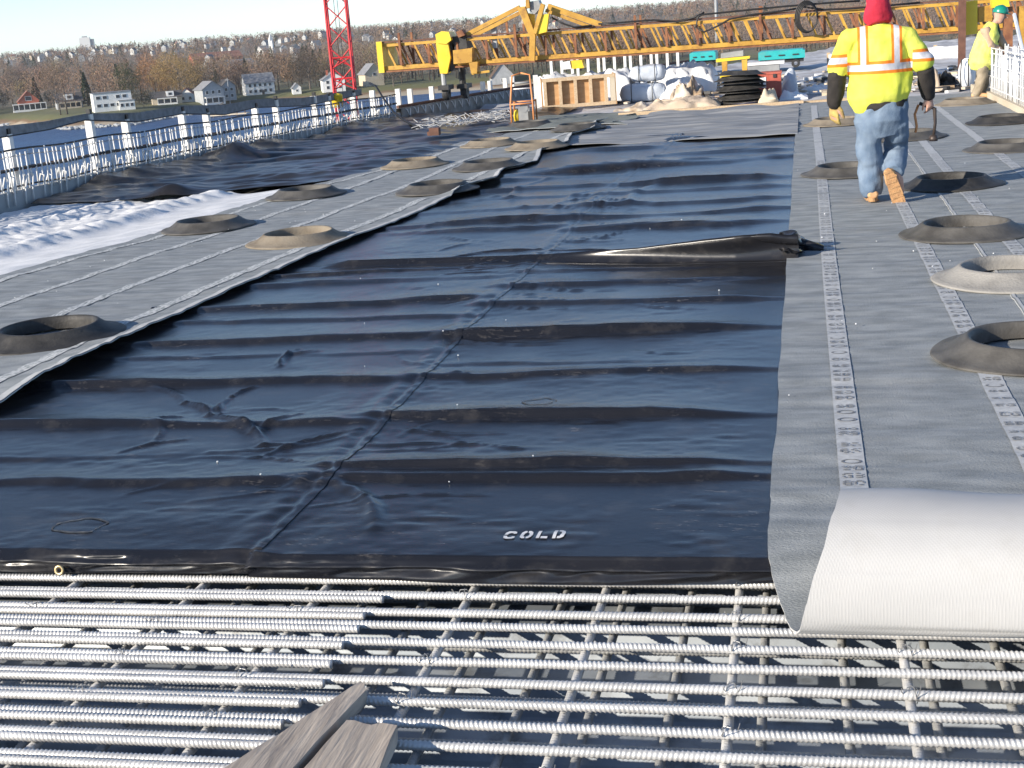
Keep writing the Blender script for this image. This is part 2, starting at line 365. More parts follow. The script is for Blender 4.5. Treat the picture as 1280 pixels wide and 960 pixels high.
# ---- leaf / twig coloured material driven by a per-tree colour
def crown_mat(name):
    m = bpy.data.materials.new(name); m.use_nodes = True; N = m.node_tree.nodes; L = m.node_tree.links
    a = N.new('ShaderNodeAttribute'); a.attribute_name = 'tint'
    b = N['Principled BSDF']; b.inputs['Roughness'].default_value = .95; b.inputs['Specular IOR Level'].default_value = .05
    L.new(a.outputs['Color'], b.inputs['Base Color']); return m
M['crown'] = crown_mat('twigs_and_leaves')
TINTS = {'bare': [(.26, .195, .145), (.22, .175, .14), (.29, .21, .145), (.20, .155, .13), (.25, .17, .135)],
         'rust': [(.33, .21, .125), (.30, .20, .13), (.28, .16, .11)], 'olive': [(.25, .21, .11), (.28, .22, .12)],
         'green': [(.028, .045, .026), (.035, .05, .03), (.05, .06, .03)]}
def crown_tris(rs, n, base, h, w, kind, s):
    """triangles of one crown: slim and upward for bare trees, small and dense for evergreens"""
    u = rs.rand(n); a = rs.rand(n)*2*np.pi
    if kind == 'green':
        t = u**1.4; rad_ = (1-t)*w/2*(.45+.55*rs.rand(n)**.5)+.1
        c = np.stack([rad_*np.cos(a), rad_*np.sin(a), h*(.06+.94*t)], 1)
    else:
        ph = np.arccos(1-2*u); q = (.35+.65*rs.rand(n)**.6)
        lob = 1+.28*np.sin(a*3+base[0])*np.sin(ph*2+base[1])
        c = np.stack([w/2*q*lob*np.sin(ph)*np.cos(a), w/2*q*lob*np.sin(ph)*np.sin(a), h*.58+h*.42*q*lob*np.cos(ph)], 1)
    d = rs.randn(n, 3)
    if kind != 'green':
        d = d*.75+c/np.maximum(np.linalg.norm(c, axis=1, keepdims=True), .1)*.6+np.array([0, 0, .7 if s < .9 else .25])
    d /= np.linalg.norm(d, axis=1, keepdims=True)
    e = np.cross(d, rs.randn(n, 3)); e /= np.linalg.norm(e, axis=1, keepdims=True)
    L_ = s*(.7+.8*rs.rand(n, 1)); W_ = L_*(.5 if kind == 'green' else (.30 if s < .9 else .5))
    p0 = c-d*L_*.5-e*W_*.5; p1 = c-d*L_*.5+e*W_*.5; p2 = c+d*L_*.6
    return np.stack([p0, p1, p2], 1).reshape(-1, 3)+np.array(base)
def tint_mesh(name, tris, cols):
    n = len(tris)//3
    me = np_mesh(name, tris, np.arange(n*3).reshape(-1, 3), M['crown'], False)
    n = len(me.polygons)
    at = me.color_attributes.new('tint', 'FLOAT_COLOR', 'POINT')
    c4 = np.concatenate([np.repeat(cols, 3, 0), np.ones((len(cols)*3, 1))], 1).astype(np.float32)
    at.data.foreach_set('color', c4.ravel()); return me
def pick(rs, mix):
    k = mix[rs.randint(len(mix))]; t = TINTS[k]; c = np.array(t[rs.randint(len(t))])*(.66+.36*rs.rand()); return k, c
def woods(name, label, n, azr, dr, hr, per, s, mix, seed, clear=None):
    rs = np.random.RandomState(seed); T = []; Cc = []
    made = 0
    while made < n:
        a = rad(azr[0]+(azr[1]-azr[0])*rs.rand()); d = dr[0]+(dr[1]-dr[0])*rs.rand()
        r = float(shore_r(math.degrees(a)))+d
        x = r*math.sin(a); y = r*math.cos(a)
        if clear and any((x-cx)**2+(y-cy)**2 < q*q for cx, cy, q in clear): continue
        # open streets and fields between the trees
        if vn(x/90, y/90, 5) > .45 and d > 150: 
            made += .3; continue
        made += 1
        h = hr[0]+(hr[1]-hr[0])*rs.rand(); k, c = pick(rs, mix); w = h*(.55 if k == 'green' else .62+.25*rs.rand())
        z = float(tz(x, y))
        m = int(per*(1.4 if k == 'green' else 1)); T.append(crown_tris(rs, m, (x, y, z), h, w, k, s))
        Cc.append(np.tile(c, (m, 1))*(.85+.3*rs.rand(m, 1)))
        # trunk sliver
        q = h*(.022 if s < .9 else .012); T.append(np.array([[x-q, y, z-.5], [x+q, y, z-.5], [x, y, z+h*(.7 if s < .9 else .4)], [x, y-q, z-.5], [x, y+q, z-.5], [x, y, z+h*(.7 if s < .9 else .4)]])); Cc.append(np.tile(np.array([[.12, .10, .08]]), (2, 1)))
    o = link(name, tint_mesh(name, np.concatenate(T), np.concatenate(Cc))); tag(o, label, 'woods', kind='stuff'); return o

# ---- houses
def house(name, label, u, v, w, d, h, rh, wall, roof, rz=0.0, gable='front', wins=(), porch=None, chim=None, door=None, dormer=None):
    """w across the front, d deep, gable 'front' (ridge runs back) or 'side' (ridge runs along the front). Front faces -y locally."""
    p = on_ground(u, v); root = thing(name, label, 'house', (p[0], p[1], p[2]-.3), rz+math.atan2(-p[0], p[1]))
    mb = MB(); mb.box((0, 0, h/2), (w, d, h))
    if gable == 'front':
        for s in (-1, 1): mb.add([(-w/2, s*d/2, h), (w/2, s*d/2, h), (0, s*d/2, h+rh)], [(0, 1, 2)] if s < 0 else [(2, 1, 0)])
    else:
        for s in (-1, 1): mb.add([(s*w/2, -d/2, h), (s*w/2, d/2, h), (s*w/2, 0, h+rh)], [(0, 1, 2)] if s > 0 else [(2, 1, 0)])
    mb.build('wall', M[wall], root)
    rb = MB(); e = .5; t = .18
    if rh < .5: rb.box((0, 0, h+.16), (w+.5, d+.5, .3))
    elif gable == 'front':
        for s in (-1, 1):
            k = rh/(w/2); rb.add([(s*(w/2+e), -d/2-e, h-e*k), (0, -d/2-e, h+rh), (0, d/2+e, h+rh), (s*(w/2+e), d/2+e, h-e*k),
                                  (s*(w/2+e), -d/2-e, h-e*k+t), (0, -d/2-e, h+rh+t), (0, d/2+e, h+rh+t), (s*(w/2+e), d/2+e, h-e*k+t)],
                                 [(0, 1, 2, 3), (4, 5, 6, 7), (0, 1, 5, 4), (3, 2, 6, 7), (0, 3, 7, 4)])
    else:
        for s in (-1, 1):
            k = rh/(d/2); rb.add([(-w/2-e, s*(d/2+e), h-e*k), (-w/2-e, 0, h+rh), (w/2+e, 0, h+rh), (w/2+e, s*(d/2+e), h-e*k),
                                  (-w/2-e, s*(d/2+e), h-e*k+t), (-w/2-e, 0, h+rh+t), (w/2+e, 0, h+rh+t), (w/2+e, s*(d/2+e), h-e*k+t)],
                                 [(0, 1, 2, 3), (4, 5, 6, 7), (0, 1, 5, 4), (3, 2, 6, 7), (0, 3, 7, 4)])
    ro = rb.build('roof', M[roof], root)
    for (x, z, ww, hh) in wins:
        b = MB(); b.box((x, -d/2-.03, z), (ww+.3, .1, hh+.3)); f = b.build('window', M['hwhite'], root)
        b = MB(); b.box((x, -d/2-.09, z), (ww, .06, hh)); b.build('pane', M['glass'], f)
    if porch:
        pw, pd, ph, pm = porch; b = MB()
        b.box((0, -d/2-pd/2, ph), (pw, pd, .3)); b.box((0, -d/2-pd/2, .4), (pw, pd, .8))
        n = max(3, int(pw/2.2))
        for i in range(n+1): b.box((-pw/2+.15+(pw-.3)*i/n, -d/2-pd+.15, ph/2), (.28, .28, ph))
        b.build('porch', M[pm], root)
        b = MB(); b.box((0, -d/2-.06, ph*.5), (pw-.6, .08, ph-1.0)); b.build('porch_glazing', M['glass'], root)
    if chim: b = MB(); b.box((chim[0], chim[1], h+rh), (.8, .8, 2.2)); b.build('chimney', M['hred'], root)
    if door: b = MB(); b.box((door, -d/2-.05, 1.1), (1.1, .12, 2.2)); b.build('door', M['roofd'], root)
    if dormer:
        b = MB(); b.box((dormer[0], -d/4, h+rh*.55), (dormer[1], d/2, dormer[2])); dm = b.build('dormer', M['hwhite'], root)
        b = MB(); b.box((dormer[0], -d/2-.05, h+rh*.55), (dormer[1]*.45, .1, dormer[2]*.5)); b.build('window', M['glass'], root)
    return root
W2 = lambda zs, xs, ww=1.1, hh=1.2: [(x, z, ww, hh) for z in zs for x in xs]
house('gabled_house', 'red gabled house with a white glazed porch on the grassy bank', 37, 138, 8.6, 9, 4.6, 4.0, 'hred', 'roofr', .05, wins=[(0, 5.5, 2.4, 1.6)], porch=(14, 3, 3.3, 'hwhite'), door=0)
house('cottage', 'low grey cottage with a white dormer between the red house and the white block', 87, 135, 10.5, 8, 3.2, 3.2, 'hgrey', 'roofd', .1, 'side', wins=W2((1.8,), (-3.8, -1.8, 1, 3.4)), dormer=(0, 3.4, 2.2), porch=(9, 2, 2.8, 'htan'))
house('apartment_block', 'flat roofed white two storey block with two rows of windows above the shore', 141, 138, 14.5, 9, 7.2, .3, 'hwhite', 'roofg', .12, wins=W2((2.6,), (-5.4, -2.9, -.4, 2.1, 4.6), 1.5, 1.1)+W2((5.6,), (-5.4, -2.9, 2.1, 4.6), 1.5, 1.1))
house('annex', 'small white sun porch building at the right end of the white block', 159, 137, 6, 5, 3.8, .3, 'hwhite', 'roofg', .1, wins=W2((2.2,), (-1.9, 0, 1.9), 1.1, 1.2))
house('bungalow', 'low tan bungalow with a white fronted porch below the russet tree', 209, 130, 12, 8, 3.2, 2.2, 'htan', 'roofd', .05, 'side', wins=W2((1.7,), (1.2, 3.2), 1.4, 1.2), dormer=(1.5, 3, 2.0), porch=(8, 2, 2.8, 'hwhite'))
house('cottage', 'small white cottage with an orange brown roof beside the low tan bungalow', 236, 127, 6.5, 7, 3.2, 2.6, 'hwhite', 'roofr', -.2, wins=W2((1.8,), (-1.5, 1.5)))
house('gabled_house', 'tall pale grey gabled house with a two storey porch near the bare pole', 263, 130, 9, 10, 6.4, 3.0, 'hgrey', 'roofg', .35, wins=W2((2.0, 5.0), (-2.6, 0, 2.6), 1.1, 1.3), porch=(8, 2, 3, 'hwhite'))
house('gabled_house', 'blue grey house standing just behind the tall pale grey one', 284, 125, 6, 8, 6.0, 2.6, 'hgrey', 'roofd', .3, wins=W2((2.0, 4.6), (-1.2, 1.2)))
house('farmhouse', 'long grey white house with a broad grey roof, left of the red boom', 324, 118, 12.6, 9, 5.6, 3.6, 'hwhite', 'roofg', .18, 'side', wins=W2((1.9, 4.4), (-4.4, -2.2, 0, 2.2, 4.4), 1.1, 1.2), door=1.1)
house('shed', 'tiny white gabled shed between the long grey white house and the red boom', 371, 117, 3.6, 5, 2.8, 1.8, 'hwhite', 'roofg', .1, wins=[(0, 1.6, .8, .8)])
house('gabled_house', 'white stepped house seen through the foot of the red lattice boom', 417, 114, 9.5, 9, 5.2, 2.8, 'hwhite', 'roofg', .1, wins=W2((2, 4.2), (-2.6, 0, 2.6)), chim=(-2, 0))
house('barn', 'grey barn with a pale gable wall between the red boom and the yellow girder', 465, 107, 8.4, 10, 5.6, 4.0, 'htan', 'roofg', .3, wins=[(0, 5.2, 1.2, 1.2)])
house('chapel', 'white chapel with a long low wing on the slope left of the red boom', 333, 72, 11, 16, 6, 4, 'hwhite', 'roofg', .4, 'side', wins=W2((3,), (-3.5, 0, 3.5), 1.2, 2.2))
p = on_ground(341, 73); t = thing('bell_tower', 'slim white tower rising beside the white chapel', 'tower', p)
b = MB(); b.box((0, 0, 7), (3.2, 3.2, 14)); b.build('shaft', M['hwhite'], t)
b = MB(); b.lathe([(2.3, 14), (0.05, 20)], 4); b.build('spire', M['hwhite'], t)
house('warehouse', 'long pale grey roofed building in the woods above the tall grey house', 287, 93, 34, 22, 5, 4.5, 'hgrey', 'roofg', .5, 'side')
house('warehouse', 'long building with a brick red roof among trees on the middle slope', 270, 80, 40, 18, 5, 4.5, 'hred', 'roofr', .3, 'side')
house('gabled_house', 'dark brown gabled house glimpsed low under the left part of the girder', 628, 104, 9.5, 9, 3.2, 5.5, 'hgrey', 'hbrown', .1, wins=[(0, 1.6, 1.6, 1.4)])
# water tank block on the skyline
p = on_ground(108, 63); t = thing('tower_block', 'white tower block with a grey shaded side on the far skyline', 'tower block', (p[0], p[1], p[2]-2), -.1+math.atan2(-p[0], p[1]))
b = MB(); b.box((0, 0, 16), (19, 16, 36)); b.build('wall', M['hwhite'], t)
b = MB(); b.box((12.6, 2, 14), (6, 16, 33)); b.build('shaded_side', M['hgrey'], t)  # grey colour paints the shade on the block's side
b = MB(); b.box((0, 0, 35), (9, 8, 3)); b.build('roof_hut', M['hgrey'], t)
HP = [(on_ground(u, v)[0], on_ground(u, v)[1], q) for u, v, q in ((37, 138, 16), (87, 135, 13), (141, 138, 16), (159, 137, 9), (209, 130, 13), (236, 127, 9), (263, 130, 13), (284, 125, 9), (324, 118, 15), (371, 117, 8), (417, 114, 12), (465, 107, 13), (628, 104, 12))]
# keep the line of sight to each house clear: trees may not stand in front of it
CL = []
for x, y, q in HP:
    for k in (1.0, .975, .95): CL.append((x*k, y*k, q))
for u, v, q in ((333, 72, 30), (287, 93, 26), (270, 80, 30)):
    x, y, z = on_ground(u, v); CL += [(x, y, q), (x*.95, y*.95, q*.9)]
TREES = [
    (47, 132, 13, 6, 'green', (.03, .045, .028), 'dark evergreen close behind the red gabled house'),
    (4, 136, 9, 9, 'dense', (.045, .05, .04), 'squat dark evergreen left of the red gabled house, at the edge of the view'),
    (110, 132, 14, 7, 'green', (.035, .05, .03), 'tall slim evergreen just left of the flat roofed white block'),
    (162, 128, 17, 13, 'dense', (.055, .07, .035), 'broad dark green tree rising behind the right end of the white block'),
    (64, 134, 8, 6, 'dense', (.035, .04, .035), 'small black green shrub tree between the red house and the grey cottage'),
    (226, 127, 21, 25, 'olive', (.29, .20, .085), 'big russet and olive tree towering over the low tan bungalow'),
    (196, 126, 20, 17, 'rust', (.33, .18, .09), 'wide orange brown tree left of the big russet and olive tree'),
    (375, 112, 16, 10, 'dense', (.075, .062, .048), 'dark brownish conifer, the left one of a pair left of the red boom'),
    (388, 112, 18, 11, 'dense', (.085, .07, .055), 'dark brownish conifer, the one of the pair nearer the red boom'),
    (180, 134, 7, 10, 'dense', (.045, .05, .035), 'low dark bush between the white sun porch building and the tan bungalow'),
    (301, 118, 15, 10, 'bare', (.13, .085, .065), 'dark red brown bare tree beside the bare pole'),
    (22, 122, 17, 15, 'bare', (.17, .125, .10), 'bare grey brown tree rising behind the left side of the red house'),
    (72, 124, 18, 16, 'bare', (.21, .15, .105), 'bare sandy brown tree behind the grey cottage'),
    (350, 104, 15, 14, 'rust', (.19, .12, .09), 'rusty brown tree behind the tiny white shed'),
    (492, 108, 13, 11, 'bare', (.14, .12, .105), 'grey bare tree right of the barn, below the end of the girder')]
for tr in TREES:
    x, y, z = on_ground(tr[0], tr[1])
    for k in (1.0, .98, .955): CL.append((x*k, y*k, tr[3]*.55))
woods('shore_woods', 'bare brown trees massed behind the shore houses', 600, (-46, -6), (30, 210), (11, 19), 430, .62, ['bare']*9+['rust']*4+['olive', 'olive', 'green'], 21, CL)
woods('hillside_woods', 'brown leafless woods over the middle slopes', 1100, (-46, 14), (210, 800), (10, 17), 260, .82, ['bare']*10+['rust']*4+['olive', 'green'], 22, CL)
woods('skyline_woods', 'grey brown woods along the far skyline', 3100, (-46, 14), (800, 2300), (10, 17), 75, 1.4, ['bare']*10+['rust']*3+['green']*2, 23)
woods('landing_woods', 'bare trees behind the yellow girder', 260, (-7, 14), (20, 300), (11, 17), 380, .65, ['bare']*8+['rust'], 24, CL)
rs = np.random.RandomState(5)
def tree(u, v, h, w, kind, tint, label, group=None):
    p = on_ground(u, v); root = thing('evergreen_tree' if kind in ('green', 'dense') else 'bare_tree', label, 'tree', p, 0, group)
    n = int((26 if kind == 'green' else 20)*w*h)
    T = crown_tris(rs, n, (0, 0, 0), h, w, kind, .46 if kind != 'green' else .55); c = np.tile(np.array(tint), (n, 1))*(.8+.4*rs.rand(n, 1))
    link('crown', tint_mesh('crown', T, c), root)
    b = MB(); b.tube([(0, 0, -.6), (.1, 0, h*.35), (0, .1, h*.75)], [h*.022, h*.015, h*.004], 7)
    if kind != 'green':
        for i in range(9):
            a = i*2.4; z = h*(.28+.04*i); L_ = w*.38; b.tube([(0, 0, z), (L_*.5*math.cos(a), L_*.5*math.sin(a), z+h*.10), (L_*math.cos(a), L_*math.sin(a), z+h*.24)], [h*.009, h*.006, h*.002], 5)
    b.build('trunk', M['bark'], root)
for tr in TREES: tree(*tr)
# pole by the houses
p = on_ground(288, 131); t = thing('utility_pole', 'bare white pole standing right of the blue grey house', 'pole', p)
b = MB(); b.tube([(0, 0, -.5), (.05, 0, 11)], [.22, .14], 8); b.build('shaft', M['hgrey'], t)
b = MB(); b.box((0, 0, 10.2), (1.8, .15, .15)); b.build('crossarm', M['hgrey'], t)
# hundreds of small houses of the town: built once in three kinds, then copied
def small_house(wall, roof, w, d, h, rh):
    mb = MB(); mb.box((0, 0, h/2-1), (w, d, h+2), 0)
    for s in (-1, 1): mb.add([(-w/2, s*d/2, h), (w/2, s*d/2, h), (0, s*d/2, h+rh)], [(0, 1, 2)], 0)
    e = .4; k = rh/(w/2)
    for s in (-1, 1): mb.add([(s*(w/2+e), -d/2-e, h-e*k), (0, -d/2-e, h+rh+.1), (0, d/2+e, h+rh+.1), (s*(w/2+e), d/2+e, h-e*k)], [(0, 1, 2, 3)], 1)
    for x in (-w*.25, w*.25): mb.add([(x-.5, -d/2-.05, 1.5), (x+.5, -d/2-.05, 1.5), (x+.5, -d/2-.05, 3), (x-.5, -d/2-.05, 3)], [(0, 1, 2, 3)], 2)
    return mb.mesh('small_house', [M[wall], M[roof], M['glass']])
kinds = [(small_house('hpale', 'roofg', 9, 12, 5.5, 3), 'small white house with a grey roof among bare trees on the far slope'),
         (small_house('hpale', 'roofd', 11, 9, 6, 3.5), 'small white house with a dark roof among bare trees on the far slope'),
         (small_house('htan', 'roofr', 9, 10, 5, 3), 'small tan house with a brown roof among bare trees on the far slope'),
         (small_house('hgrey', 'roofg', 10, 10, 5.5, 3), 'small grey house with a grey roof among bare trees on the far slope')]
n = 0
while n < 160:
    u = rs.uniform(4, 720); f = rs.rand()**1.6
    hv = 8+(1005-u)*math.tan(_rho); v = hv-10+f*34
    if u < 240 and f > .45: continue
    p = on_ground(u, v)
    if np.hypot(p[0], p[1]) < 850: continue
    me, lb = kinds[rs.choice(4, p=(.42, .28, .15, .15))]
    s = rs.uniform(.3, .6)
    o = link('small_house', me, None, (p[0], p[1], p[2]+rs.uniform(3.5, 9)), (0, 0, rs.uniform(-1, 1)), (s, s, s*1.2))
    tag(o, lb, 'house', 'small houses of the town on the far slope'); n += 1
# rocks on the water line and a small dock
rb = MB()
for i in range(260):
    u = rs.choice([rs.uniform(80, 125), rs.uniform(150, 215), rs.uniform(0, 300)]); a = math.degrees(math.atan2(*px(u, 150, -21)[:2]))
    r = float(shore_r(a))+rs.uniform(-3, 5); s = rs.uniform(.35, 1.1)
    rb.ell((r*math.sin(rad(a)), r*math.cos(rad(a)), -21+s*.25), (s*1.3, s, s*.7), 6, 4, noise=.3, seed=i)
tag(rb.build('shore_rocks', M['hgrey']), 'pale rocks scattered along the water line', 'rocks', kind='stuff')
p = px(284, 143, -20.4); t = thing('dock', 'short tan landing stage on posts at the far water line', 'dock', (p[0], p[1], -20.4), .1)
b = MB(); b.box((0, 0, 0), (16, 5, .4)); b.build('deck', M['htan'], t)
for i in range(6):
    b = MB(); b.tube([(-7.5+3*i, -2.3, -2), (-7.5+3*i, -2.3, 1.6)], .22, 6); b.build('post', M['hbrown'], t)
b = MB(); b.beam((-6, -2.4, 1.2), (0, -2.4, 4.5), .5, .5); b.build('ramp', M['roofd'], t)
# ================================================================== BRIDGE DECK
PATH = [(-10, -9.75), (17.5, -9.7), (20, -9.55), (22.5, -9.36), (26.5, -8.85), (30, -8.05), (33.5, -7.15), (40, -5.4), (60, 1.5)]
def pathx(y): return lerp(y, PATH)
ys = np.linspace(-2, 60, 40)
mb = MB(); V = []
for y in ys:
    xl = float(pathx(y))-.35; xr = 4.6+max(0, y-24)*.12
    V += [(xl, y, -.42), (xr, y, -.42), (xl, y, -1.3), (xr, y, -1.3)]
Fc = []
for i in range(len(ys)-1):
    a = 4*i; b_ = a+4
    Fc += [(a, a+1, b_+1, b_), (a+2, b_+2, b_+3, a+3), (a, b_, b_+2, a+2), (a+1, a+3, b_+3, b_+1)]
Fc += [(0, 2, 3, 1), (len(V)-4, len(V)-3, len(V)-1, len(V)-2)]
mb.add(V, Fc); tag(mb.build('bridge_deck', M['concrete']), kind='structure')
for i, y in enumerate((12, 44)):
    mb = MB(); mb.box((-3, y, -12), (9, 2.4, 21.4)); tag(mb.build('bridge_pier', M['concrete']), 'grey concrete pier carrying the deck above the river', 'pier', 'piers under the deck')
# finished work area further on (frosty surface level with the matting)
ny, nx = 90, 60
yy = np.linspace(25.2, 58, ny); P = np.zeros((ny, nx, 3))
for i, y in enumerate(yy):
    xs = np.linspace(float(pathx(y))+.2, 4.4+max(0, y-24)*.12, nx); P[i, :, 0] = xs; P[i, :, 1] = y
P[..., 2] = -.04+.05*vn(P[..., 0]*1.6, P[..., 1]*1.6, 31)+.03*vn(P[..., 0]*5, P[..., 1]*5, 32)
tag(link('work_area', np_mesh('work_area', P.reshape(-1, 3), grid_faces(ny, nx), M["site"])), kind='structure')

# galvanised form under the reinforcement: corrugated sheet
def form_z(y): return -.325+.055*np.clip(np.sin(y*2*np.pi/.42+1.2)*2.6, -1, 1)
yy = np.linspace(1.6, 6.0, 320); P = np.zeros((320, 2, 3)); P[..., 1] = yy[:, None]; P[:, 0, 0] = -4.6; P[:, 1, 0] = 3.2; P[..., 2] = form_z(P[..., 1])
tag(link('deck_form', np_mesh('deck_form', P.reshape(-1, 3), grid_faces(320, 2), M['pan'], False)), kind='structure')

# ------------------------------------------------------------------ reinforcement: two tied mats of ribbed bars
def rebar_mesh(name, L, r=.0120, rib=.0026, pitch=.0132, n=10, sub=4, m='steel'):
    ns = int(L/pitch*sub); s = np.linspace(-L/2, L/2, ns); th = np.arange(n)*2*np.pi/n
    S, T = np.meshgrid(s, th, indexing='ij')
    ph = S/pitch*2*np.pi + np.where(np.sin(T) >= 0, 1, -1)*1.7*(T % np.pi)
    R = r+rib*np.clip(np.sin(ph)*1.8, -.35, 1)
    R = np.maximum(R, r+.0013*(np.abs(np.cos(T)) > .97))
    V = np.stack([S, R*np.cos(T), R*np.sin(T)], 2).reshape(-1, 3)
    i, j = np.meshgrid(np.arange(ns-1), np.arange(n), indexing='ij'); j2 = (j+1) % n
    F = np.stack([i*n+j, i*n+j2, (i+1)*n+j2, (i+1)*n+j], 2).reshape(-1, 4)
    V = np.concatenate([V, [[-L/2-.002, 0, 0], [L/2+.002, 0, 0]]]); k = ns*n
    caps = np.array([(k, (a+1) % n, a, a) for a in range(n)]+[(k+1, (ns-1)*n+a, (ns-1)*n+(a+1) % n, (ns-1)*n+(a+1) % n) for a in range(n)])
    Ft = np.concatenate([np.concatenate([F[:, [0, 1, 2]], F[:, [0, 2, 3]]]), caps[:, :3]])
    return np_mesh(name, V, Ft, M[m], True)
LONG = rebar_mesh('rebar_long', 6.2); LAP = rebar_mesh('rebar_lap', 2.3); LEN = rebar_mesh('rebar_lengthwise', 3.6)
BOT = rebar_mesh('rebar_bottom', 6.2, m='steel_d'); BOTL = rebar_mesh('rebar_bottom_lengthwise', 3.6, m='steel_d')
top = thing('rebar_mat', 'upper mat of bright ribbed steel bars tied in a grid in the foreground', 'rebar', (0, 0, 0))
YB = [4.14, 4.02, 3.885, 3.79, 3.67, 3.545, 3.42, 3.30, 3.18, 3.065, 2.945, 2.83, 2.71, 2.59, 2.47]
rs = np.random.RandomState(3)
for i, y in enumerate(YB):
    link('rebar', LONG, top, (-.6, y, -.1135), (rs.rand()*6, 0, rs.uniform(-.004, .004)))
    if i not in (0, ):
        link('rebar', LAP, top, (-1.42-1.15+rs.uniform(-.03, .02), y-.028, -.1138), (rs.rand()*6, 0, rs.uniform(-.003, .003)))
XL = [-2.62, -2.13, -1.665, -1.14, -.68, -.235, .24, .70, 1.17, 1.64, 2.1]
for x in XL: link('rebar', LEN, top, (x, 3.3, -.1415), (rs.rand()*6, 0, rad(90)+rs.uniform(-.012, .012)))
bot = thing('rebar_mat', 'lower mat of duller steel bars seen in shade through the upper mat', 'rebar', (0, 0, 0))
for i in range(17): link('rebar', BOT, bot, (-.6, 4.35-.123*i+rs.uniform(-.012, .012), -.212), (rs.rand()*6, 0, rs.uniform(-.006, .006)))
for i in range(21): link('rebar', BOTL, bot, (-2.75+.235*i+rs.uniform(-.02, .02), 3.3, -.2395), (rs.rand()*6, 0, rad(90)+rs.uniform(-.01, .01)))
tb = MB()
tb.tube([(-.016, -.012, .002), (-.010, -.006, .016), (.008, .006, .017), (.018, .014, .002), (.012, .01, -.02)], .0013, 5)
tb.tube([(-.012, .014, 0), (-.004, .008, .0165), (.010, -.008, .0165), (.016, -.013, -.002)], .0013, 5)
tb.tube([(.016, -.013, 0), (.024, -.02, .012), (.030, -.022, .030)], .0012, 5)
tb.tube([(-.016, -.012, .002), (-.022, -.022, .012), (-.019, -.034, .022)], .0012, 5)
TIE = tb.mesh('tie_wire', M['wire'])
for x in XL:
    for i, y in enumerate(YB[:12]):
        if (i+int(x*10)) % 2 == 0 and rs.rand() < .6: link('tie_wire', TIE, top, (x+rs.uniform(-.008, .008), y, -.1135), (0, 0, rs.uniform(-.6, .6)), (1, 1, 1+rs.rand()*.5))

# ------------------------------------------------------------------ two weathered boards at the bottom edge
def board(name, label, far_l, far_r, near_l, near_r, t, seed):
    n, m = 26, 7; P = np.zeros((n, m, 3)); fl, fr, nl, nr = [np.array(p) for p in (far_l, far_r, near_l, near_r)]
    for i in range(n):
        a = i/(n-1)
        for j in range(m):
            b = j/(m-1); p = (fl*(1-b)+fr*b)*(1-a)+(nl*(1-b)+nr*b)*a
            P[i, j] = p
    P[..., 2] += .0018*vn(P[..., 0]*60, P[..., 1]*9, seed)+.003*vn(P[..., 0]*14, P[..., 1]*5, seed+1)
    P[..., 0] += .0025*vn(P[..., 1]*7, P[..., 1]*0, seed+2)
    P[0, :, 1] += .008*vn(np.arange(m)*1.3, np.arange(m)*0, seed+3)
    o = sheet(name, P, t, [M['board'], M['board']], smooth=True); tag(o, label, 'board'); return o
def ext(a, b, k): a = np.array(a); b = np.array(b); return a+(b-a)*k
fl = px(452, 851, -.075); fr = px(459, 862, -.075)
board('wooden_plank', 'narrow weathered plank with a pointed far tip lying on the steel bars', fl, fr, ext(fl, px(277, 962, -.05), 2.2), ext(fr, px(362, 962, -.05), 2.2), .04, 41)
fl = px(432, 902, -.065); fr = px(497, 906, -.065)
board('wooden_plank', 'wider weathered board with a square cracked end, right of the pointed plank', fl, fr, ext(fl, px(377, 962, -.06), 4), ext(fr, px(473, 962, -.06), 4), .038, 45)

# ================================================================== BLACK PLASTIC BLANKETS
RID_R = [(594, .020), (577, .030), (515, .028), (461, .030), (449, .012), (410, .040), (374, .022), (349, .022), (335, .02), (283, .022), (268, .028), (254, .022), (240, .020), (229, .030), (205, .02), (196, .028), (187, .015), (178, .03), (172, .015)]
RID_L = [(604, .030), (560, .008), (527, .034), (470, .045), (440, .012), (418, .020), (398, .014), (376, .026), (353, .022), (338, .018), (296, .014), (285, .026), (272, .018), (258, .026), (248, .018), (236, .022), (226, .018), (206, .02), (196, .02), (188, .018), (180, .02), (172, .014)]
RID_R = [(px(800, v)[1], a) for v, a in RID_R]; RID_L = [(px(430, v)[1], a) for v, a in RID_L]
WR = [((178, 480), (232, 500), .016, .022), ((232, 500), (262, 517), .024, .02), ((262, 517), (330, 552), .026, .024), ((275, 515), (290, 492), .02, .014), ((290, 492), (322, 480), .02, .016),
      ((195, 525), (190, 550), .014, .018), ((190, 524), (225, 520), .012, .014), ((350, 455), (372, 434), .024, .016), ((362, 440), (395, 436), .012, .02), ((312, 538), (375, 516), .014, .016),
      ((315, 556), (360, 551), .010, .012), ((325, 568), (450, 533), .014, .014), ((420, 600), (468, 655), .020, .03), ((160, 612), (235, 602), .010, .016), ((150, 562), (232, 545), .010, .014),
      ((400, 595), (240, 622), .006, .02), ((560, 322), (600, 316), .012, .02), ((640, 250), (690, 222), .02, .04), ((700, 255), (760, 232), .016, .05), ((790, 260), (835, 225), .02, .06), ((500, 540), (560, 520), .006, .02), ((560, 380), (640, 370), .008, .02)]
WR = [(px(*a)[:2], px(*b)[:2], h, w) for a, b, h, w in WR]
_seam0 = None
SEAM = [(px(u, v)[1], px(u, v)[0]) for u, v in ((310, 690), (405, 598), (485, 515), (580, 410), (700, 300), (735, 262), (800, 208), (850, 170))]
SEAM = [(2.0, SEAM[0][1])]+SEAM+[(30, SEAM[-1][1])]
_rw = np.random.RandomState(77)
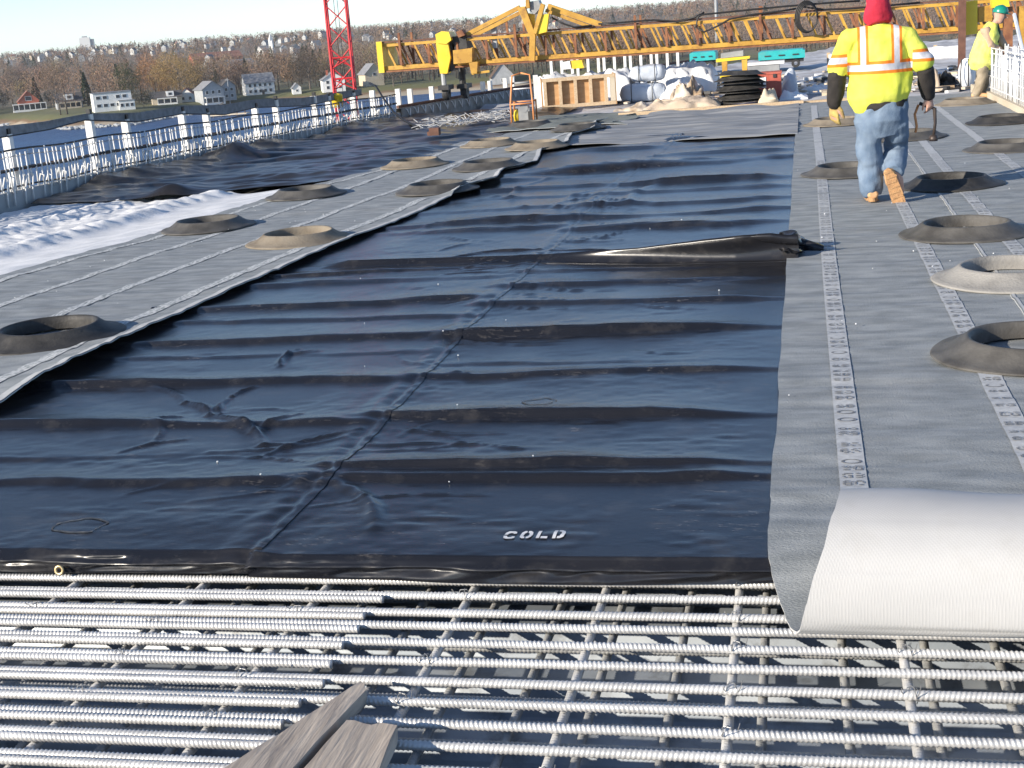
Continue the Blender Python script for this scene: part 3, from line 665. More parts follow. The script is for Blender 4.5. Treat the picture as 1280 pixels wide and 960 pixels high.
for _k in range(40):      # short creases, most of them running out from the seam
    _y = 4.4+_rw.rand()**1.4*9.5; _xs = float(np.interp(_y, [q[0] for q in SEAM], [q[1] for q in SEAM])); _s = _rw.choice([-1, 1])
    _a = np.array([_xs+_s*_rw.uniform(.02, .12), _y]) if _k % 3 else np.array([_rw.uniform(-3.9, -.4), _y])
    _b = _a+np.array([_s*_rw.uniform(.12, .75), _rw.uniform(-.22, .22)*_y/6])
    _q = _y/7+.4; WR.append((_a, _b, _rw.uniform(.004, .010)*_q, _rw.uniform(.008, .015)*_q))
FOLD_Y = lambda x: np.interp(x, [-4.2, -3.0, -1.9, -1.2, -.5, -.1], [9.95, 9.92, 9.86, 9.70, 9.55, 9.50])
FOLD_H = lambda x: np.interp(x, [-4.2, -3.75, -3.5, -3.0, -2.2, -1.9, -1.2, -.75, -.45, -.25, -.14], [.0, .01, .06, .055, .05, .055, .11, .17, .205, .21, .19])
F2_Y = lambda x: np.interp(x, [-4, -3.3, -2.4, -1.8, -1, 0], [15.6, 15.7, 15.9, 16.1, 16.0, 16.4])
F2_H = lambda x: np.interp(x, [-4, -3.2, -2.6, -1.8, -1.3, -.5, -.15], [.02, .05, .10, .09, .05, .03, .1])
def ridges(x, y, rid, flip):
    z = np.zeros_like(x)
    for k, (yr, a) in enumerate(rid):
        sc_ = max(1.0, yr/7.0)
        yw = yr+.035*sc_*vn(x*1.1, x*0+k*3.3+flip, 51+k)+.02*sc_*vn(x*3.1, x*0+k*1.7, 71+k)+.02*x*(1 if k % 2 else -.6)
        am = 1.25*(1+.55*(sc_-1))*a*(.8+.5*vn(x*.8+k*5, x*0+k, 91))
        d = y-yw
        f = np.where(d < 0, sst(-.055*sc_**.7, 0.004, d)**.9, np.exp(-d/(.15*sc_)))
        z = np.maximum(z, am*f)+.18*np.minimum(z, am*f)
    return z
def blanket_z(x, y, left):
    xs0 = np.interp(y, [s[0] for s in SEAM], [s[1] for s in SEAM])
    if left and not np.any(x > xs0-.4): z = ridges(x, y, RID_L, 0)
    elif not left and not np.any(x < xs0+.4): z = ridges(x, y, RID_R, 5)
    else:
        w = sst(-.30, .12, x-xs0); z = ridges(x, y, RID_L, 0)*(1-w)+ridges(x, y, RID_R, 5)*w
    z += .010*vn(x*1.0, y*1.3, 5)*np.clip(y/9, .6, 1.5)+.0035*vn(x*3.2, y*4.5, 6)
    t = np.clip(vn(x*2.3, y*7, 7)-.25, 0, 1); z += .006*t*vn(x*9, y*24, 8)
    z += .0012*vn(x*17, y*30, 13)
    for (a, b, h, w) in WR:
        m_ = (x > min(a[0], b[0])-4*w) & (x < max(a[0], b[0])+4*w) & (y > min(a[1], b[1])-4*w) & (y < max(a[1], b[1])+4*w)
        if not m_.any(): continue
        X_, Y_ = x[m_], y[m_]
        ab = b-a; L2 = float(ab@ab); q = np.clip(((X_-a[0])*ab[0]+(Y_-a[1])*ab[1])/L2, 0, 1)
        bow = .18*math.sqrt(L2)*np.sin(np.pi*q)*(1 if h*1e4 % 2 < 1 else -1); nx_, ny_ = -ab[1]/math.sqrt(L2), ab[0]/math.sqrt(L2)
        dd = np.hypot(X_-(a[0]+q*ab[0]+bow*.5*nx_), Y_-(a[1]+q*ab[1]+bow*.5*ny_))+.006*vn(X_*12, Y_*12, 10)
        z[m_] += h*np.exp(-(dd/w)**2)*(.35+.65*np.sin(np.pi*np.clip(q, .08, .92)))
    # seam: the left sheet rises, then dives; the right one ends in a small crinkled upstand
    xs = np.interp(y, [s[0] for s in SEAM], [s[1] for s in SEAM])+.010*vn(y*3.3, y*0, 14)+.008*vn(y*9, y*0, 15)
    wv = np.clip(1+.8*vn(y*4.2, y*0, 16), .2, 2)
    d = x-xs
    wv = .75+.25*wv; z += .007*wv*sst(-.16, -.075, d)*(1-sst(-.075, -.010, d))
    z += .010*wv*sst(-.008, .004, d)*np.exp(-np.clip(d, 0, 9)/.05)
    z += .0035*np.exp(-(d/.14)**2)*vn(x*14+y*6, y*16-x*9, 17)
    # the two big cross folds
    for FY, FH, wf in ((FOLD_Y, FOLD_H, .07), (F2_Y, F2_H, .22)):
        d = y-FY(x)-.015*vn(x*1.6, x*0, 19); hh = FH(x)
        f = np.where(d < wf, np.clip(sst(-.10, wf+.04, d)*1.04, 0, 1), np.exp(-np.maximum(d-wf, 0)/(.12 if wf < .1 else .22)))
        z = np.maximum(z, hh*f)+.25*np.minimum(z, hh*f)
    return z
def edge_damp(x):    # lies flatter where the matting laps over its right edge
    return .35+.65*sst(.0, .35, -.14-x)
def blanket(name, label, x0, x1, y0, y1, left, skirt=None, lift=0.0):
    ysl = [y0]; 
    while ysl[-1] < y1: ysl.append(ysl[-1]+.0125*(ysl[-1]/4.2)**1.55*(.22 if 9.3 < ysl[-1] < 10.3 else 1))
    yv = np.array(ysl); nx_ = int((1.0)*190*(2.0/2.0)); rows = len(yv)
    t = np.linspace(0, 1, nx_)
    Xa = np.zeros((rows, nx_)); Ya = np.repeat(yv[:, None], nx_, 1)
    xl = x0(yv) if callable(x0) else np.full(rows, x0); xr = x1(yv) if callable(x1) else np.full(rows, x1)
    Xa = xl[:, None]*(1-t)+xr[:, None]*t
    Ya = Ya+(FOLD_Y(Xa)+.015*vn(Xa*1.6, Xa*0, 19)-9.70)*np.exp(-((Ya-9.75)/.75)**2)   # rows run along the big fold
    Z = blanket_z(Xa, Ya, left)
    near = sst(0, .5, -.14-Xa) if not left else np.ones_like(Xa)
    big = np.where((Ya > 9.3) & (Ya < 11), 1.0, edge_damp(Xa)) if not left else 1.0
    Z = Z*big-.02+lift
    # overhang of the big folds toward the viewer
    for FY, FH in ((FOLD_Y, FOLD_H), (F2_Y, F2_H)):
        d = Ya-FY(Xa); Ya = Ya-FH(Xa)*.85*np.exp(-((d-.09)/.075)**2)
    P = np.stack([Xa, Ya, Z], 2)
    if skirt is not None:
        top_, low = skirt; R = []
        x = P[0, :, 0]; zt = P[0, :, 2]
        n = 16
        for k in range(n, 0, -1):
            a = k/n
            zz = zt*(1-a)+(low(x))*a
            out = .016*np.sin(a*np.pi/2)+.026*a*vn(x*2.6, x*0+a*1.2, 23)*(1-.3*a)+.014*np.sin(a*np.pi)*vn(x*5.5+a*2, x*0+a*3, 24)+.006*vn(x*16+a*3, a*4+x*0, 25)*np.sin(a*np.pi)
            fold = .018*np.exp(-((a-.42-.1*vn(x*.9, x*0, 26))/.09)**2)
            R.append(np.stack([x, P[0, :, 1]-out-fold-.02*sst(0, .25, a), zz], 1))
        P = np.concatenate([np.array(R), P]); 
    o = sheet(name, P[::-1] if False else P, .004, [M['plastic'], M['plastic']])
    return tag(o, label, 'blanket')
xseam = lambda y: np.interp(y, [s[0] for s in SEAM], [s[1] for s in SEAM])
MLE = [(px(u, v)[1], px(u, v)[0]) for u, v in ((0, 515), (60, 482), (130, 447), (200, 408), (300, 362), (420, 310), (520, 268), (610, 229))]
MLE = [(2, -4.02)]+MLE+[(17.0, -3.55), (20.0, -3.5), (24, -3.4)]
mle = lambda y: np.interp(y, [s[0] for s in MLE], [s[1] for s in MLE])
def y_front(u, v): return px(u, v, .02)[1]
Y0 = 4.165
lowz = lambda x: np.interp(x, [-3.2, -2.0, -1.4, -.9, -.5, -.12], [-.092, -.094, -.098, -.101, -.100, -.092])
bl = blanket('plastic_blanket', 'near left black plastic blanket with crossing wrinkles and a brass eyelet at its front edge', lambda y: mle(y)-.35, lambda y: xseam(y)+.03, Y0, 9.76, True, (0, lowz), .004)
br_ = blanket('plastic_blanket', 'near right black plastic blanket stencilled COLD, creased by cross ridges', lambda y: xseam(y)-.01, -.135, Y0-.03, 9.76, False, (0, lowz))
bfl = blanket('plastic_blanket', 'far left black plastic blanket beyond the low cross fold, beside the scalloped matting', lambda y: mle(y)-.4, lambda y: xseam(y)+.03, 9.60, 20.6, True, None, .006)
bfr = blanket('plastic_blanket', 'far right black plastic blanket whose near edge is thrown up in a tall fold', lambda y: xseam(y)-.01, lambda y: -.125+.055*np.exp(-((y-9.72)/.22)**2), 9.60, 19.6, False, None, .004)
# brass eyelet
g = px(83, 706, -.07); b = MB(); b.lathe([(.009, -.002), (.018, -.002), (.0195, .002), (.0155, .005), (.0095, .003)], 18, closed=True, R=Matrix.Rotation(rad(80), 3, 'X'))
M['brass'] = mat('brass', (.62, .46, .22), (.7, .54, .3), 30, .35, metal=.7)
ey = b.build('eyelet', M['brass'], bl, True, (g[0], Y0-.062, g[2]))
# stencilled COLD
def stencil(o_parent):
    gl = {'C': [[(.95, .72), (.95, .9), (.78, 1), (.3, 1), (.06, .86), (.0, .58), (.26, .58), (.34, .74), (.48, .8), (.68, .78), (.72, .70)], [(.0, .42), (.06, .14), (.3, 0), (.78, 0), (.95, .1), (.95, .28), (.72, .30), (.66, .21), (.46, .2), (.33, .27), (.26, .42)]],
          'O': [[(.44, 1), (.25, 1), (.05, .84), (0, .5), (.05, .16), (.25, 0), (.44, 0), (.44, .2), (.33, .24), (.27, .5), (.33, .76), (.44, .8)], [(.56, 1), (.75, 1), (.95, .84), (1, .5), (.95, .16), (.75, 0), (.56, 0), (.56, .2), (.67, .24), (.73, .5), (.67, .76), (.56, .8)]],
          'L': [[(.05, 1), (.32, 1), (.32, .0), (.05, .0)], [(.42, .22), (.95, .22), (.95, 0), (.42, 0)]],
          'D': [[(.03, 1), (.30, 1), (.30, 0), (.03, 0)], [(.40, 1), (.66, 1), (.92, .85), (1, .5), (.92, .15), (.66, 0), (.40, 0), (.40, .2), (.58, .22), (.71, .5), (.58, .78), (.40, .8)]]}
    a = px(627, 669, .0); b_ = px(705, 667, .0); top_ = px(627, 660, .0)
    W = b_[0]-a[0]; Hh = (top_[1]-a[1])*1.05
    bm = bmesh.new()
    for i, ch in enumerate('COLD'):
        for poly in gl[ch]:
            vs = []
            for (u, v) in poly:
                x = a[0]+W*(i*.265+u*.20); y = a[1]+(b_[1]-a[1])*(i*.265+u*.2)+Hh*v
                vs.append(bm.verts.new((x, y, 0)))
            bm.faces.new(vs)
    bmesh.ops.triangulate(bm, faces=bm.faces[:])
    bmesh.ops.subdivide_edges(bm, edges=bm.edges[:], cuts=2, use_grid_fill=True)
    me = bpy.data.meshes.new('lettering'); bm.to_mesh(me); bm.free()
    co = np.zeros(len(me.vertices)*3); me.vertices.foreach_get('co', co); co = co.reshape(-1, 3)
    co[:, 2] = blanket_z(co[:, 0], co[:, 1], False)*edge_damp(co[:, 0])-.02+.0035
    me.vertices.foreach_set('co', co.ravel()); me.materials.append(M['white_paint'])
    for p_ in me.polygons:
        if p_.normal.z < 0: p_.flip()
    return link('lettering', me, o_parent)
stencil(br_)
# chalk-like wear rings where pools dried, as thin outlines lying on the sheet
def stain(parent, u, v, rx, ry, left, seed):
    c = px(u, v, 0); b = MB(); n = 46; V = []; 
    for k in range(n):
        a = 2*math.pi*k/n; w = 1+.22*float(vn(k*.33, seed, 3)); 
        for q in (0, 1):
            x = c[0]+(rx*w+q*.006*(1+float(vn(k*.9, seed+2, 4))))*math.cos(a); y = c[1]+(ry*w+q*.014)*math.sin(a)
            V.append((x, y, float(blanket_z(np.array([x]), np.array([y]), left)[0])*(1 if left else float(edge_damp(np.array([x]))[0]))-.02+(.004 if left else 0)+.0025))
    b.add(V, [(2*k, 2*k+1, (2*k+3) % (2*n), (2*k+2) % (2*n)) for k in range(n)])
    b.build('dried_stain', M['stain'], parent)
M['stain'] = mat('dried_stain', (.05, .05, .05), (.12, .115, .105), 40, .6, ramp=(.45, .6))
stain(bl, 100, 653, .10, .065, True, 2); stain(br_, 672, 501, .075, .06, False, 5)
# crumpled corner of the tall fold, spilling over the matting edge
n, m = 40, 26; s = np.linspace(0, 1, n)[:, None]; t = np.linspace(0, 1, m)[None, :]
Xc = -.27+.27*s+.05*vn(s*4, t*5, 61)-.05*t*(1-s)
Yc = 9.56+.10*s+.42*t-.18*np.sin(s*3.1)*(1-t)+.03*vn(s*5, t*6, 62)
Zc = .62*(.16*(1-s)**.7*np.sin(np.pi*np.clip(t*.85+.12, 0, 1))+.13*np.exp(-((s-.55)/.22)**2-((t-.42)/.25)**2)+.045*np.exp(-((s-.85)/.12)**2-((t-.7)/.15)**2)
      + .035*np.abs(vn(s*7, t*8, 63))*np.sin(np.pi*s)+.03*(1-s)+.02)
Zc = np.where(s > .9, Zc*(1-(s-.9)*7), Zc)+.006
o = sheet('folded_corner', np.stack([Xc+0*t, Yc, Zc], 2), .004, [M['plastic'], M['plastic']], bfr)
n, m = 30, 14; s = np.linspace(0, 1, n)[:, None]; a = np.linspace(-.5, 1.15, m)[None, :]*np.pi
rr_ = .055*(1-.45*s)+.008*vn(s*6, a*2, 65)
o = sheet('folded_corner', np.stack([-.16+.26*s+0*a, 9.80-.12*s+rr_*np.cos(a), .075-.05*s+rr_*np.sin(a)], 2), .004, [M['plastic'], M['plastic']], bfr)

# ================================================================== GREY MATTING
def mat_ripple(x, y, s=0): return .0068*vn(x*.8, y*9.0, 33+s)+.002*vn(x*4, y*30, 34+s)+.005*vn(x*.9, y*1.2, 35+s)
MZ = .014
def rmat(y0, y1, x0, x1, name, label, fold=False, dz=0.0, mname='mat'):
    ysl = [y0]
    while ysl[-1] < y1: ysl.append(ysl[-1]+.02*(ysl[-1]/4.2)**1.3)
    yv = np.array(ysl); nx_ = 70; xv = np.linspace(x0, x1, nx_)
    Xa, Ya = np.meshgrid(xv, yv)
    Z = MZ+dz+mat_ripple(Xa, Ya)
    Xa = Xa+np.where(np.arange(nx_) == 0, 1, 0)[None, :]*.006*vn(Ya*2.2, Ya*0, 36)
    P = np.stack([Xa, Ya, Z], 2)
    if fold:
        prof = [(4.62, .013, 0), (4.50, .013, 0), (4.40, .012, .0), (4.30, .009, .0), (4.20, .001, .0), (4.12, -.012, .005), (4.04, -.032, .015), (3.95, -.058, .03), (3.86, -.080, .05), (3.80, -.0915, .065), (3.765, -.0930, .078), (3.735, -.086, .090), (3.715, -.068, .100),
                (3.702, -.035, .110), (3.700, .01, .122), (3.706, .06, .135), (3.722, .112, .150), (3.752, .158, .166), (3.80, .196, .184), (3.868, .226, .203), (3.95, .238, .218), (4.04, .232, .228), (4.11, .212, .232), (4.15, .19, .234)]
        pr_ = np.array(prof[::-1]); 
        ti = np.linspace(0, len(pr_)-1, 90); pi_ = np.stack([np.interp(ti, range(len(pr_)), pr_[:, k]) for k in range(3)], 1)
        for _ in range(3): pi_[1:-1] = pi_[:-2]*.25+pi_[1:-1]*.5+pi_[2:]*.25
        R = np.zeros((90, nx_, 3))
        for i in range(90):
            y, z, sk = pi_[i]
            k = sst(3.9, 4.6, y) if z < .02 else 0
            wv = .006*vn(xv*3, i*.06, 37)*(0 if z < -.08 else 1)
            R[i, :, 0] = xv+sk*np.clip((1.2-xv)/1.2, 0, 1)+(.0025*vn(i*.13+xv*0, xv*0, 29)+.002*vn(i*.5+xv*0, xv*0, 28))*np.clip((x0+.1-xv)/.1, 0, 1); R[i, :, 1] = y+wv-.03*(xv+.1)*(z > -.05); R[i, :, 2] = z+(mat_ripple(xv, y+0*xv)*k)+(.012*vn(xv*2, i*.03, 38) if z > .1 else 0)+.004*np.exp(-((i*.012-.42-.03*vn(xv*3, 0*xv, 39))/.008)**2)+.003*np.exp(-((i*.012-.23-.02*vn(xv*2, 0*xv, 49))/.006)**2)
        keep = yv > 4.63
        P = np.concatenate([R, P[keep]])
    o = sheet(name, P, .006, [M[mname], M['mat_white']]); return tag(o, label, 'matting')
m1 = rmat(4.2, 25.0, -.150, 1.115, 'grey_matting', 'grey matting strip with a white backed curl folded up at its front end', True)
m2 = rmat(4.2, 25.0, 1.105, 3.05, 'grey_matting', 'outer right grey matting strip between the thin white joint line and the rebar parapet', True, .006)
def strip(parent, xf, w, y0, y1, z, m, name='printed_strip', rip=True, zf=None):
    ysl = [y0]
    while ysl[-1] < y1: ysl.append(ysl[-1]+.03*(ysl[-1]/4.2)**1.3)
    yv = np.array(ysl); P = np.zeros((len(yv), 5, 3))
    for j in range(5):
        P[:, j, 0] = xf(yv)+w*(j/4-.5); P[:, j, 1] = yv
        P[:, j, 2] = (zf(P[:, j, 0], yv) if zf else z+mat_ripple(P[:, j, 0], yv))+.0035
    return link(name, np_mesh(name, P.reshape(-1, 3), grid_faces(len(yv), 5), M[m]), parent)
FONT = {'0': ['01110', '10001', '10001', '10001', '01110'], '8': ['01110', '10001', '01110', '10001', '01110'], '6': ['01111', '10000', '11110', '10001', '01110'], '9': ['01110', '10001', '01111', '00001', '11110'],
        'B': ['11110', '10001', '11110', '10001', '11110'], 'G': ['01111', '10000', '10011', '10001', '01111'], 'S': ['01111', '10000', '01110', '00001', '11110'], 'E': ['11111', '10000', '11110', '10000', '11111']}
def print_marks(parent, xf, w, y0, y1, z, seed):
    """printed pairs of figures and ovals along a strip"""
    r = np.random.RandomState(seed); b = MB(); y = y0
    zz = lambda x, yy: z+float(mat_ripple(np.array([x]), np.array([yy]))[0])+.0062
    while y < y1:
        x0 = float(xf(np.array([y]))[0]); k = r.choice(3, p=(.6, .25, .15))
        if k < 2:
            h = .050 if k == 0 else .034
            for q, ch in enumerate(r.choice(list(FONT), 2)):
                for i, row in enumerate(FONT[ch]):
                    for j, c in enumerate(row):
                        if c == '1' and r.rand() > .14:
                            cw = w*.36/5; cx_ = x0-w*.40+q*w*.43+j*cw; cy_ = y+h*(1-(i+1)/5)
                            b.add([(cx_, cy_, zz(cx_, cy_)), (cx_+cw, cy_, zz(cx_, cy_)), (cx_+cw, cy_+h/5*.9, zz(cx_, cy_)), (cx_, cy_+h/5*.9, zz(cx_, cy_))], [(0, 1, 2, 3)])
            y += h+r.uniform(.03, .09)
        else:
            n = 18; V = []
            for i in range(n):
                a = 2*math.pi*i/n
                for q in (.74, 1): V.append((x0+w*.40*q*math.cos(a), y+.025+.026*q*math.sin(a), zz(x0, y)))
            b.add(V, [(2*i, 2*i+1, (2*i+3) % (2*n), (2*i+2) % (2*n)) for i in range(n)])
            y += .05+r.uniform(.04, .08)
    b.build('print', M['ink'], parent)
for par, xc, ya, seed in ((m1, lambda y: .135+.006*np.sin(y*.5), 4.63, 1), (m1, lambda y: .775+.008*np.sin(y*.4), 4.63, 2), (m2, lambda y: 1.345+.01*np.sin(y*.4), 6.2, 3), (m2, lambda y: 1.97+0*y, 9, 4)):
    s = strip(par, xc, .098, ya, 24.5, MZ+(0 if par is m1 else .006), 'strip')
    print_marks(s, xc, .096, ya+.1, 15.5, MZ+(0 if par is m1 else .006), seed)
strip(m2, lambda y: 1.118+0*y, .016, 6.2, 24.5, MZ+.006, 'mat_edge', 'joint_line')

# left matting: lies over the left edge of the blankets, its right edge scalloped and lifted
def lm_right(y): 
    y = np.asarray(y, float)
    sc_ = np.where(y > 14.2, .17*(1-2*np.abs(((y-14.2)/2.25) % 1-.35)), 0)
    return mle(y)+.012*vn(y*1.4, y*0, 43)+sc_*sst(14.2, 15.2, y)
lm_left = lambda y: np.interp(y, [2, 10.2, 12, 15.1, 18, 24], [-7.1, -6.66, -6.32, -6.08, -5.6, -5.05])
def lm_z(x, y):
    d = lm_right(y)-x
    z = .020+.004*vn(x*.9, y*.8, 44)*2+mat_ripple(x, y, 3)
    lift = .020+.020*vn(y*.55, y*0, 45)+np.where(y > 14, .035*(1+vn(y*.9, y*0, 46)), 0)
    z = z+np.exp(-np.clip(d, 0, 9)/.20)*np.clip(lift, 0, 1)+.05*np.exp(-((y-6.7)/.8)**2)*np.exp(-np.clip(d, 0, 9)/.35)
    return z
yv = [2.6]
while yv[-1] < 23.5: yv.append(yv[-1]+.03*(max(yv[-1], 5)/5)**1.2)
yv = np.array(yv); tt = np.linspace(0, 1, 120)**1.0
Xa = lm_left(yv)[:, None]*(1-tt)+lm_right(yv)[:, None]*tt; Ya = np.repeat(yv[:, None], 120, 1)
lm = tag(sheet('grey_matting', np.stack([Xa, Ya, lm_z(Xa, Ya)], 2), .006, [M['mat'], M['mat_edge']]), 'broad left grey matting with pale lengthwise strips and a lifted right edge', 'matting')
for off, w in ((.27, .10), (.98, .085), (1.68, .085)):
    strip(lm, lambda y, o=off: mle(y)-o-.03*np.maximum(0, y-10)*0, w, 4.0, 23, 0, 'strip_old', 'pale_strip', zf=lm_z)
strip(lm, lambda y: lm_left(y)+.22, .08, 4.0, 18, 0, 'strip_old', 'pale_strip', zf=lm_z)
strip(lm, lambda y: lm_right(y)-.035, .06, 4.0, 23, 0, 'mat_edge', 'pale_edge_strip', zf=lm_z)  # paler strip laid along the right edge

# white crumpled sheet left of the matting
ny, nx_ = 330, 150
yv = np.linspace(6, 16.0, ny); tt = np.linspace(0, 1, nx_)
Xa = (-9.55+0*yv)[:, None]*(1-tt)+(lm_left(yv)+.12)[:, None]*tt; Ya = np.repeat(yv[:, None], nx_, 1)
e = (Xa-lm_left(Ya))
kz = sst(-.95, -1.25, e)*(1-.5*sst(-2.3, -2.9, e))
Z = .006-.06*sst(-.06, -.95, e)*(1-sst(-2.2, -3, e)*.6)+.06*np.exp(-((e+1.28+.06*vn(Ya*.8, Ya*0, 50))/.16)**2)+kz*.6*(.035*np.abs(vn(Xa*2.4+Ya*.5, Ya*3.8, 51))+.022*vn(Xa*7, Ya*9, 52)+.014*vn(Xa*14, Ya*18, 55)+.012*np.sin(Ya*2*np.pi/.31+vn(Xa*2, Ya, 53)*2))+.05*np.exp(-((e+2.35)/.16)**2)+.006*vn(Xa*2, Ya*5, 54)
tag(sheet('white_sheet', np.stack([Xa, Ya, Z], 2), .004, [M['white_sheet'], M['white_sheet']]), 'crumpled white plastic sheet along the left parapet', 'sheet')

# black sheet further on, along the left parapet; its near edge is a tall ledge
ny, nx_ = 260, 190
tt = np.linspace(0, 1, nx_); yv = 15.55+(np.linspace(0, 1, ny)**1.25)*13.5
xl = pathx(yv)+.12; xr = np.interp(yv, [15.5, 16.2, 17.5, 20, 23, 29], [-6.3, -5.75, -5.45, -5.1, -4.85, -4.6])
Xa = xl[:, None]*(1-tt)+xr[:, None]*tt; Ya = np.repeat(yv[:, None], nx_, 1)
e0 = .75*sst(-8.0, -6.4, Xa)*np.exp(-(Ya-15.5)/3)+.10*vn(Xa*1.3, Xa*0, 56)+.05*vn(Xa*4, Xa*0, 57)
Z = .02+.05*np.abs(vn(Xa*.7+1, Ya*1.5, 58))+.032*vn(Xa*1.2, Ya*3.4, 59)+.012*vn(Xa*4, Ya*9, 60)
Z += .16*np.exp(-((Xa+7.75)/.22)**2)*np.exp(-np.clip(Ya-15.6, 0, 9)/.5)
Z += .13*np.exp(-(Xa-pathx(Ya)-.1)/.45)*(.6+.5*vn(Ya*.8, Ya*0, 61))+.16*np.exp(-((Xa+8.9)/.3)**2-((Ya-20.6)/.5)**2)
Z *= sst(15.5, 15.75, Ya)*.9+.1
Z *= 1-.7*sst(-.5, 0, Xa-xr[:, None])
Ya = Ya+e0
tag(sheet('black_sheet', np.stack([Xa, Ya, Z], 2), .004, [M['plastic_old'], M['plastic_old']]), 'rumpled black plastic sheet heaped against the far left parapet', 'sheet')
# pale sheet beyond the blankets
ny, nx_ = 120, 130
yv = np.linspace(19.2, 25.1, ny); tt = np.linspace(0, 1, nx_)
Xa = (np.interp(yv, [19.2, 21.4, 24, 25.2], [-3.35, -3.75, -3.0, -2.7]))[:, None]*(1-tt)+(-.12+0*yv)[:, None]*tt; Ya = np.repeat(yv[:, None], nx_, 1)
Z = .012+.03*np.abs(vn(Xa*.9, Ya*4.2, 66))+.014*vn(Xa*2.5, Ya*9, 67)+.03*np.exp(-((Ya-25)/.2)**2)*(1+vn(Xa*2, Xa*0, 68))
tag(sheet('pale_sheet', np.stack([Xa, Ya, Z], 2), .004, [M['pale_sheet'], M['pale_sheet']]), 'pale grey plastic sheet between the far black blankets and the timber edge', 'sheet')
# small greenish patch of matting by the crate
ny, nx_ = 30, 40
P = np.zeros((ny, nx_, 3)); yv = np.linspace(22.6, 25.6, ny)
for i, y in enumerate(yv): P[i, :, 0] = np.linspace(-5.3, -3.0+.2*math.sin(y*4), nx_); P[i, :, 1] = y
P[..., 2] = .05+.03*vn(P[..., 0]*1.5, P[..., 1]*2, 69)+.015*vn(P[..., 0]*4, P[..., 1]*6, 70)
M['mat_green'] = mat('greenish_matting', (.15, .165, .15), (.2, .215, .195), 6, .85)
tag(sheet('green_matting', P, .006, [M['mat_green'], M['mat_edge']]), 'greenish grey matting offcut in front of the plywood form', 'matting')
b = MB(); b.beam((-3.35, 25.12, .03), (-.05, 25.36, .03), .10, .06)
tag(b.build('timber_edge', M['wood']), 'long sunlit timber laid across the deck behind the pale sheet', 'timber')
b = MB(); b.beam((-.05, 25.5, .01), (1.7, 25.9, .02), .12, .05)
tag(b.build('timber_edge', M['wood']), 'short timber lying behind the walking man, right of the long one', 'timber')

# ================================================================== RUBBER RINGS
def ring_mesh(seed):
    b = MB(); b.lathe([(.462, 0), (.467, .006), (.458, .013), (.425, .018), (.385, .032), (.345, .056), (.318, .075), (.305, .086), (.292, .088), (.281, .080), (.275, .055), (.272, .004)], 56, wob=.012, seed=seed)
    me = b.mesh('rubber_ring', M['rub_dark'], True); return me
RM = [ring_mesh(i*1.9) for i in range(4)]
def ring(x, y, m, label, k=0, z=None, tilt=(0, 0), s=1.0):
    if z is None: z = float(lm_z(np.array([x]), np.array([y]))[0])+.004 if x < -3 else MZ+.008
    o = link('rubber_ring', RM[k], None, (x, y, z), (tilt[0], tilt[1], rs.uniform(0, 6)), (s, s, s))
    o.material_slots[0].link = 'OBJECT'; o.material_slots[0].material = M[m]
    return tag(o, label, 'rubber ring', 'conical rubber rings on the deck')
# on the left matting, near to far
ring(-4.66, 7.55, 'rub_dark', 'dark rubber ring cut by the left edge of the picture, nearest on the left matting', 0)
ring(-4.38, 11.25, 'rub_tan', 'sandy tan rubber ring with its lit inside showing, beside the corner of the black blanket', 1)
ring(-5.78, 12.45, 'rub_grey', 'grey rubber ring touching the white sheet, left behind the sandy tan one', 2)
ring(-5.60, 14.75, 'rub_grey', 'flat grey rubber ring farther along the white sheet edge, behind the one touching it', 3)
ring(-3.97, 14.45, 'rub_grey', 'grey brown rubber ring at the first scallop of the left matting edge', 0)
ring(-5.10, 17.60, 'rub_tan', 'pale tan rubber ring with a long shadow on the middle of the far left matting', 1)
ring(-3.92, 16.80, 'rub_grey', 'rubber ring at the second scallop of the left matting edge, behind the grey brown one', 2)
ring(-4.65, 20.2, 'rub_tan', 'small looking tan rubber ring in the pale stretch of the far left matting', 3)
ring(-3.72, 19.1, 'rub_tan', 'tan rubber ring at the third scallop of the left matting edge', 0)
ring(-3.62, 22.1, 'rub_grey', 'brownish rubber ring where the left matting meets the pale sheet', 1)
ring(-4.70, 23.6, 'rub_grey', 'farthest rubber ring on the left, just in front of the orange framed machine', 2)
# on the right matting, near to far
ring(1.02, 6.60, 'rub_grey', 'large grey rubber ring nearest on the right, cut by the picture edge', 3)
ring(1.18, 8.42, 'rub_tan', 'whitish dusty rubber ring at the right edge, between two darker ones', 0)
M_ring = M['rub_white']
bpy.context.view_layer.update()
[o for o in C.objects if o.get('label', '').startswith('whitish dusty')][0].material_slots[0].material = M_ring
ring(1.10, 10.15, 'rub_grey', 'dark grey rubber ring lying whole on the right matting, third from the front', 1)
ring(1.26, 12.85, 'rub_dark', 'dark rubber ring in the shadow of the walking man', 2)
ring(.40, 14.2, 'rub_grey', 'brown grey rubber ring partly hidden behind the walking man\'s legs', 3)
ring(2.12, 15.65, 'rub_grey', 'flat rubber ring on the right edge beyond the shaded one', 0)
ring(2.50, 19.0, 'rub_dark', 'dark rubber ring with a deep shadow in front of the right parapet', 1)
ring(1.22, 17.6, 'rub_grey', 'brownish rubber ring just right of the walking man\'s knee', 2)
ring(.42, 20.3, 'rub_tan', 'tan rubber ring behind the walking man\'s left hand', 3)
ring(2.42, 22.6, 'rub_tan', 'pale tan rubber ring near the feet of the man in the green helmet', 0)
